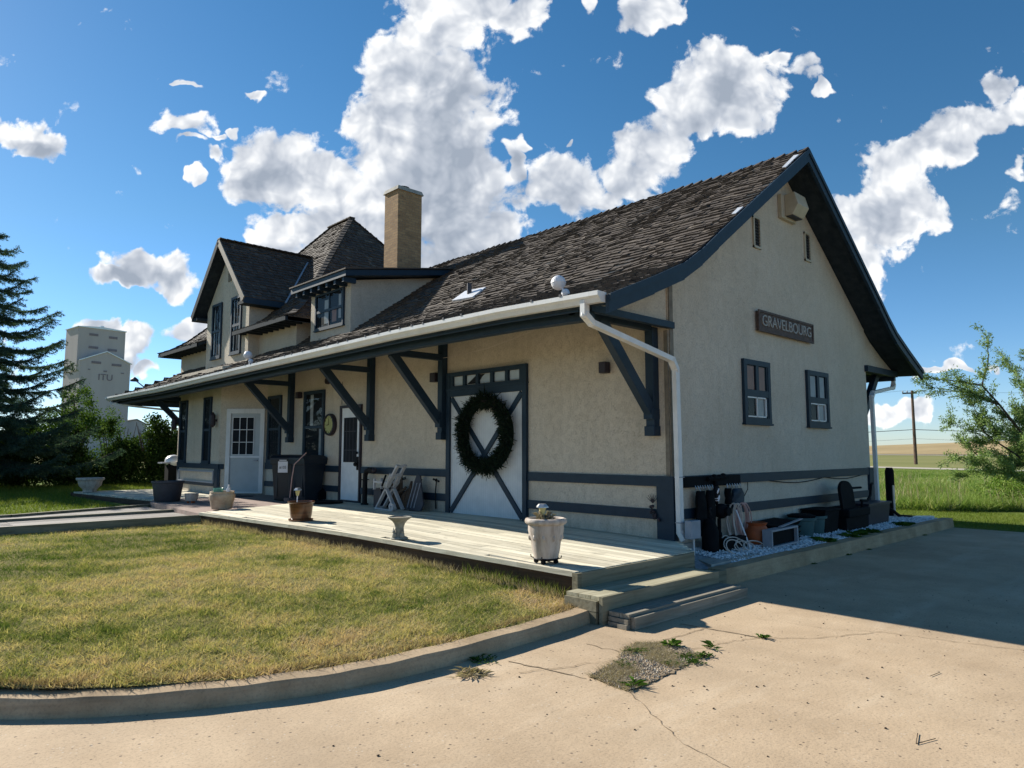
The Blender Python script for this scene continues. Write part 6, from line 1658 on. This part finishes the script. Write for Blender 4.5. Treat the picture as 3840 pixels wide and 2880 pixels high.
# utility pole and wires
pb = V((81.8, 21.6, 0))
up_ = thing('utility_pole', tuple(pb), 'brown wooden utility pole with short crossarm in the field at the right', 'utility pole')
mb = MB(); mb.tube([pb + V((0, 0, -.2)), pb + V((0, 0, 8.5))], [.20, .14], 10); mb.build('pole', M['pole'], up_)
la = V((-.35, .94, 0)).normalized(); la = V((3.0, -8.7, 0)).normalized()
mb = MB(); mb.beam(pb + la * -1.0 + V((0, 0, 8.2)), pb + la * .5 + V((0, 0, 8.2)), .14, .16); mb.build('crossarm', M['pole'], up_)
for a in (-.95, -.5, .1, .45):
    mb = MB(); mb.lathe([(.05, 0), (.08, .1), (.04, .22)], pb + la * a + V((0, 0, 8.28)), 6); mb.build('insulator', M['grey'], up_)
def wire(z, off, rad, sagm, label, grp=None):
    P = []
    for sgn in (-1, 1):
        seg = []
        for k in range(17):
            u = k / 16; q = pb + la * (off + sgn * 70 * u) + V((0, 0, z - sagm * 4 * u * (1 - u) - .2 * u)); seg.append(q)
        P += seg[::-1] if sgn < 0 else seg[1:]
    mb = MB(); mb.tube(P, rad, 5, caps=False); return tag(mb.build('overhead_wire', M['wire'], loc=tuple(P[16])), label, 'wire', grp)
wire(8.5, -.9, .012, 1.2, 'uppermost thin wire carried by the utility pole crossarm')
wire(3.95, 0, .035, .9, 'thick low cable strung past the utility pole', None)
wire(2.9, .2, .012, 1.0, 'thin wire below the thick cable of the utility pole')

# low far tree line so that the horizon is not razor sharp
rr = random.Random(3)
for i in range(9):
    d = rr.uniform(230, 330); a = math.radians(rr.uniform(-10, 28)); x = d * math.sin(a) - 60; y = d * math.cos(a)
    leafy('distant_tree', (x, y, 0), 'small distant dark tree on the flat horizon left of the station', 'tree', 'hedge', [((x, y, 2.2), (3.5, 3.5, 2.2)), ((x + 3, y, 1.6), (2.5, 2.5, 1.6))], 700, .9, .5, 300 + i, [([(x, y, 0), (x, y, 2)], [.3, .2])], 'distant trees on the horizon')
# ================================================================== SKY, SUN, CAMERA
SUN_H = math.hypot(.33, 1.7); SUN_EL = math.atan2(1, SUN_H)
sun_dir = V((-.33, 1.7, 1)).normalized()       # towards the sun
world = bpy.data.worlds.new('World'); scene.world = world; world.use_nodes = True
w = NT('World', world)
sky = w.n('ShaderNodeTexSky', sky_type='NISHITA', sun_disc=False, sun_elevation=SUN_EL, sun_rotation=math.atan2(sun_dir.x, sun_dir.y), altitude=600.0, air_density=1.0, dust_density=.12, ozone_density=2.2)
dirv = w.n('ShaderNodeTexCoord').outputs['Generated']
# the cloud field lives in world directions: a = across, b = up on a distant vertical sheet north-east of the town
FH = (.6875, .7262, 0.0); RH = (.7262, -.6875, 0.0)
df = w.math('MAXIMUM', w.math('ABSOLUTE', w.vmath('DOT_PRODUCT', dirv, FH)), .12)
ca = w.math('DIVIDE', w.vmath('DOT_PRODUCT', dirv, RH), df)
cb = w.math('DIVIDE', w.n('ShaderNodeSeparateXYZ', {0: dirv}).outputs[2], df)
P0 = w.n('ShaderNodeCombineXYZ', {0: ca, 1: cb, 2: 0.0}).outputs[0]
BL = [(-0.1093, 0.6511, 0.1294, 0.1006, 0.0, 1.0),
      (-0.1573, 0.5701, 0.1235, 0.1254, 0.0, 1.0),
      (-0.0945, 0.5555, 0.1184, 0.1462, 0.0, 1.0),
      (-0.1837, 0.4832, 0.1128, 0.1131, 0.0, 1.0),
      (-0.1144, 0.4617, 0.1272, 0.154, 0.0, 1.0),
      (-0.0729, 0.4402, 0.083, 0.1328, 0.0, 1.0),
      (-0.1891, 0.3976, 0.1265, 0.1012, 0.0, 1.0),
      (-0.1201, 0.3553, 0.1454, 0.1206, 0.0, 1.0),
      (-0.3475, 0.426, 0.0975, 0.0761, 0.0, 1.0),
      (-0.3738, 0.3906, 0.0681, 0.0504, 0.0, 1.0),
      (-0.3118, 0.3764, 0.0874, 0.0553, 0.0, 1.0),
      (-0.2496, 0.3483, 0.1114, 0.0801, 0.0, 1.0),
      (-0.3168, 0.3133, 0.1014, 0.0496, 0.0, 1.0),
      (-0.3708, 0.3029, 0.0579, 0.0247, 0.0, 1.0),
      (-0.2848, 0.3905, 0.0681, 0.0605, 0.0, 1.0),
      (-0.0452, 0.3905, 0.0729, 0.0858, 0.0, 1.0),
      (-0.0718, 0.2786, 0.1443, 0.0691, 0.0, 1.0),
      (-0.0313, 0.3203, 0.0773, 0.0597, 0.0, 1.0),
      (-0.0604, 0.6696, 0.1097, 0.0583, 0.0, 1.0),
      (0.0168, 0.6584, 0.0448, 0.0635, 0.0, 1.0),
      (0.1046, 0.6659, 0.0249, 0.0317, 0.0, 1.0),
      (0.2063, 0.6599, 0.0797, 0.0402, 0.0, 1.0),
      (0.0644, 0.3905, 0.0875, 0.0807, 0.0, 1.0),
      (0.0062, 0.4438, 0.0195, 0.0457, 0.349, 1.0),
      (0.3155, 0.5555, 0.1234, 0.0884, 0.0, 1.0),
      (0.3563, 0.5264, 0.0837, 0.0776, 0.0, 1.0),
      (0.2588, 0.5083, 0.0983, 0.0773, 0.0, 1.0),
      (0.2092, 0.4473, 0.0928, 0.0713, 0.0, 1.0),
      (0.1604, 0.4011, 0.0778, 0.0606, 0.0, 1.0),
      (0.1257, 0.3623, 0.0485, 0.035, 0.0, 1.0),
      (0.4445, 0.5664, 0.0395, 0.026, 0.0, 0.8),
      (0.4573, 0.5394, 0.0217, 0.0207, 0.0, 1.0),
      (0.4141, 0.5883, 0.0346, 0.0125, 0.0, 0.8),
      (0.6294, 0.4543, 0.0929, 0.0612, 0.436, 1.0),
      (0.6934, 0.4866, 0.0785, 0.0461, 0.436, 1.0),
      (0.7502, 0.5082, 0.059, 0.0463, 0.436, 1.0),
      (0.5652, 0.4116, 0.0828, 0.0709, 0.349, 1.0),
      (0.5415, 0.3481, 0.0823, 0.07, 0.349, 1.0),
      (0.5184, 0.2923, 0.0626, 0.0693, 0.0, 1.0),
      (0.5363, 0.2439, 0.048, 0.049, 0.0, 0.8),
      (0.4944, 0.3622, 0.0582, 0.035, 0.0, 1.0),
      (0.5835, 0.3692, 0.0582, 0.0502, 0.0, 1.0),
      (0.725, 0.5466, 0.0444, 0.029, 0.436, 0.8),
      (0.7546, 0.4222, 0.0195, 0.0354, 0.0, 0.7),
      (0.6297, 0.3411, 0.0581, 0.0499, 0.0, 0.9),
      (-0.7277, 0.4618, 0.1125, 0.049, -0.175, 1.0),
      (-0.5048, 0.4847, 0.0667, 0.0327, -0.262, 1.0),
      (-0.4963, 0.4503, 0.0342, 0.0142, 0.0, 0.8),
      (-0.4833, 0.5462, 0.0414, 0.0114, -0.175, 0.8),
      (-0.3954, 0.5338, 0.0345, 0.0144, -0.524, 0.9),
      (-0.4731, 0.3906, 0.0331, 0.0221, 0.0, 1.0),
      (-0.418, 0.4725, 0.0255, 0.0143, -0.349, 0.75),
      (-0.4383, 0.4617, 0.0215, 0.0102, 0.0, 0.7),
      (-0.4477, 0.4403, 0.0293, 0.0101, 0.0, 0.6),
      (-0.5259, 0.4941, 0.0216, 0.0082, 0.0, 0.6),
      (0.0097, 0.4688, 0.0137, 0.0163, 0.0, 0.7),
      (0.0751, 0.463, 0.0098, 0.0102, 0.0, 0.6),
      (-0.5248, 0.2579, 0.1056, 0.0334, -0.209, 1.0),
      (-0.5645, 0.2407, 0.0815, 0.0215, 0.0, 1.0),
      (-0.4839, 0.251, 0.0432, 0.0441, -0.349, 1.0),
      (-0.6009, 0.1676, 0.0667, 0.0232, 0.0, 1.0),
      (-0.5403, 0.1622, 0.059, 0.0405, 0.0, 1.0),
      (-0.4807, 0.1792, 0.0429, 0.029, 0.0, 0.9),
      (-0.5178, 0.115, 0.0303, 0.021, 0.0, 0.8),
      (-0.5521, 0.1318, 0.0569, 0.0432, 0.0, 0.7),
      (-0.461, 0.1894, 0.0334, 0.0174, 0.0, 0.9),
      (0.6234, 0.1161, 0.0663, 0.0086, 0.0, 0.9),
      (0.6971, 0.1215, 0.0209, 0.0105, 0.0, 0.9),
      (0.5542, 0.0693, 0.066, 0.0246, 0.349, 0.8),
      (0.5264, 0.0447, 0.0471, 0.017, 0.349, 0.7)]
def n2(p, sc, det, rough, col=False):
    nd = w.n('ShaderNodeTexNoise', {'Vector': p, 'Scale': sc, 'Detail': det, 'Roughness': rough}, noise_dimensions='2D'); return nd.outputs[1 if col else 0]
def warp(p, sc, amt, det=1.0):
    o = w.n('ShaderNodeVectorMath', {0: n2(p, sc, det, .5, True), 1: (amt, amt, 0), 2: (-amt / 2, -amt / 2, 0)}, operation='MULTIPLY_ADD').outputs[0]
    return w.vmath('ADD', p, o)
PW = warp(warp(P0, 7.0, .09, 2.0), 30.0, .028, 2.0)
PN = warp(P0, 11.0, .035, 2.0)
field = None
for (a, b, ra, rb, rot, s_) in BL:
    mp = w.n('ShaderNodeMapping', {'Vector': PW, 'Location': (a, b, 0), 'Rotation': (0, 0, rot), 'Scale': (ra, rb, 1)}, vector_type='TEXTURE')
    g = w.n('ShaderNodeTexGradient', {'Vector': mp.outputs[0]}, gradient_type='SPHERICAL').outputs[1]
    if s_ != 1.0: g = w.math('MULTIPLY', g, s_)
    field = g if field is None else w.n('ShaderNodeMath', {0: field, 1: g, 2: .10}, operation='SMOOTH_MAX').outputs[0]
def billow(p):
    v = w.n('ShaderNodeTexVoronoi', {'Vector': p, 'Scale': 20.0, 'Detail': 2.0, 'Roughness': .5, 'Lacunarity': 2.2}, feature='F1', voronoi_dimensions='2D').outputs[0]
    return w.math('MULTIPLY_ADD', v, -.55, .34)
N0 = n2(PN, 13.0, 3.0, .5)
B0 = billow(PN); B1 = billow(w.vmath('ADD', PN, (.013, -.015, 0)))
# relief: soft fractal height compared with the height a little towards the sun
Ns = n2(PN, 10.0, 4.0, .5); Nt = n2(w.vmath('ADD', PN, (.020, -.020, 0)), 10.0, 4.0, .5)
dens = w.math('ADD', w.math('MULTIPLY', field, 2.3), w.math('ADD', w.math('MULTIPLY', w.math('SUBTRACT', N0, .5), 1.9), w.math('MULTIPLY', B0, .55)))
dens = w.math('SUBTRACT', w.math('MULTIPLY_ADD', n2(PN, 42.0, 5.0, .65), .95, dens), 1.08)
alpha = w.ramp(dens, [(0.0, 0.0), (.10, .22), (.26, .8), (.46, 1.0)])
thick = w.ramp(w.math('MULTIPLY_ADD', dens, .12, field), [(.18, 0.0), (.5, .72), (.95, 1.0)])
big = n2(P0, 4.5, 2.0, .5)
shade = None
for (a, b, ra, rb, rot, s_) in [(-0.0725, 0.3764, 0.1156, 0.1575, 0.0, 1.0),
      (-0.0991, 0.2924, 0.1499, 0.0817, 0.0, 1.0),
      (-0.0736, 0.5483, 0.0722, 0.1048, 0.0, 0.8),
      (-0.0109, 0.3905, 0.0623, 0.0832, 0.0, 1.0),
      (0.3354, 0.5228, 0.0721, 0.0662, 0.0, 0.6),
      (0.2717, 0.4687, 0.0627, 0.0561, 0.0, 0.45),
      (-0.3468, 0.4012, 0.0713, 0.0416, 0.0, 0.9),
      (-0.3592, 0.3624, 0.0533, 0.0367, 0.0, 0.8),
      (0.5408, 0.3341, 0.062, 0.0731, 0.0, 0.6),
      (0.6561, 0.4401, 0.0536, 0.0372, 0.0, 0.4),
      (-0.5711, 0.2373, 0.0614, 0.0224, 0.0, 0.8),
      (-0.511, 0.251, 0.0527, 0.0224, 0.0, 0.5),
      (-0.727, 0.451, 0.0716, 0.0279, 0.0, 0.8),
      (0.0643, 0.3763, 0.0533, 0.0368, 0.0, 0.4),
      (-0.2081, 0.3203, 0.0796, 0.0455, 0.0, 0.5)]:
    mp = w.n('ShaderNodeMapping', {'Vector': PW, 'Location': (a, b, 0), 'Rotation': (0, 0, rot), 'Scale': (ra, rb, 1)}, vector_type='TEXTURE')
    g = w.math('MULTIPLY', w.n('ShaderNodeTexGradient', {'Vector': mp.outputs[0]}, gradient_type='SPHERICAL').outputs[1], s_)
    shade = g if shade is None else w.n('ShaderNodeMath', {0: shade, 1: g, 2: .15}, operation='SMOOTH_MAX').outputs[0]
lit = w.math('SUBTRACT', w.math('SUBTRACT', 1.0, w.math('MULTIPLY', thick, .26)), w.math('MULTIPLY', w.math('MINIMUM', shade, .5), w.math('MULTIPLY_ADD', thick, .9, .1)))
lit = w.math('ADD', lit, w.math('MULTIPLY', w.math('SUBTRACT', Ns, Nt), .95))
lit = w.math('MULTIPLY_ADD', w.math('SUBTRACT', B0, B1), .55, lit)
lit = w.math('ADD', lit, w.math('MULTIPLY', w.math('SUBTRACT', big, .5), w.math('MULTIPLY', thick, .7)))
lit = w.math('ADD', lit, w.math('MULTIPLY_ADD', n2(PN, 42.0, 5.0, .65), .10, w.math('MULTIPLY_ADD', B0, .32, -.05)))
ccol = w.ramp(lit, [(.10, (.32, .37, .45)), (.42, (.47, .515, .59)), (.70, (.70, .73, .775)), (.96, (1.0, 1.0, .99))])
hz = w.ramp(cb, [(0.0, 1.0), (.16, .35), (.45, 0.0)])
sk = w.n('ShaderNodeHueSaturation', {'Hue': .495, 'Saturation': 1.28, 'Value': 1.0, 'Fac': 1.0, 'Color': sky.outputs[0]}).outputs[0]
sk = w.mix(1.0, sk, w.ramp(cb, [(-.02, (.80, .98, 1.42)), (.10, (.86, .99, 1.25)), (.35, (1.0, 1.0, 1.0))]), 'MULTIPLY')
bg1 = w.n('ShaderNodeBackground', {'Color': sk, 'Strength': .068})
bg2 = w.n('ShaderNodeBackground', {'Color': ccol, 'Strength': .64})
low = w.math('MULTIPLY', w.ramp(cb, [(-.02, 0.0), (.01, 1.0)]), w.ramp(w.vmath('DOT_PRODUCT', dirv, FH), [(.0, 0.0), (.12, 1.0)]))
mx = w.n('ShaderNodeMixShader', {0: w.math('MULTIPLY', alpha, low), 1: bg1.outputs[0], 2: bg2.outputs[0]})
wo = w.n('ShaderNodeOutputWorld', {0: mx.outputs[0]})

sl = bpy.data.lights.new('sun', 'SUN'); sl.energy = 5.0; sl.angle = R(.5); sl.color = (1.0, .945, .84)
so = bpy.data.objects.new('sun', sl); COL.objects.link(so); so.rotation_euler = (-sun_dir).to_track_quat('-Z', 'Y').to_euler(); so.location = sun_dir * 60

cam = bpy.data.cameras.new('camera'); co = bpy.data.objects.new('camera', cam); COL.objects.link(co)
cam.sensor_fit = 'HORIZONTAL'; cam.sensor_width = 36; cam.lens = 36 * 2618.03 / 3840; cam.clip_start = .05; cam.clip_end = 6000
co.location = (-7.8027, -5.2304, 1.55)
yaw, pitch = .7581, .0948
fw = V((math.sin(yaw) * math.cos(pitch), math.cos(yaw) * math.cos(pitch), math.sin(pitch)))
co.rotation_euler = fw.to_track_quat('-Z', 'Y').to_euler()
scene.camera = co
vs_ = scene.view_settings; vs_.view_transform = 'Standard'; vs_.look = 'None'; vs_.exposure = 0.85; vs_.gamma = 1.0
world.cycles.sampling_method = 'MANUAL'; world.cycles.sample_map_resolution = 256
scene.cycles.max_bounces = 5; scene.cycles.transparent_max_bounces = 8
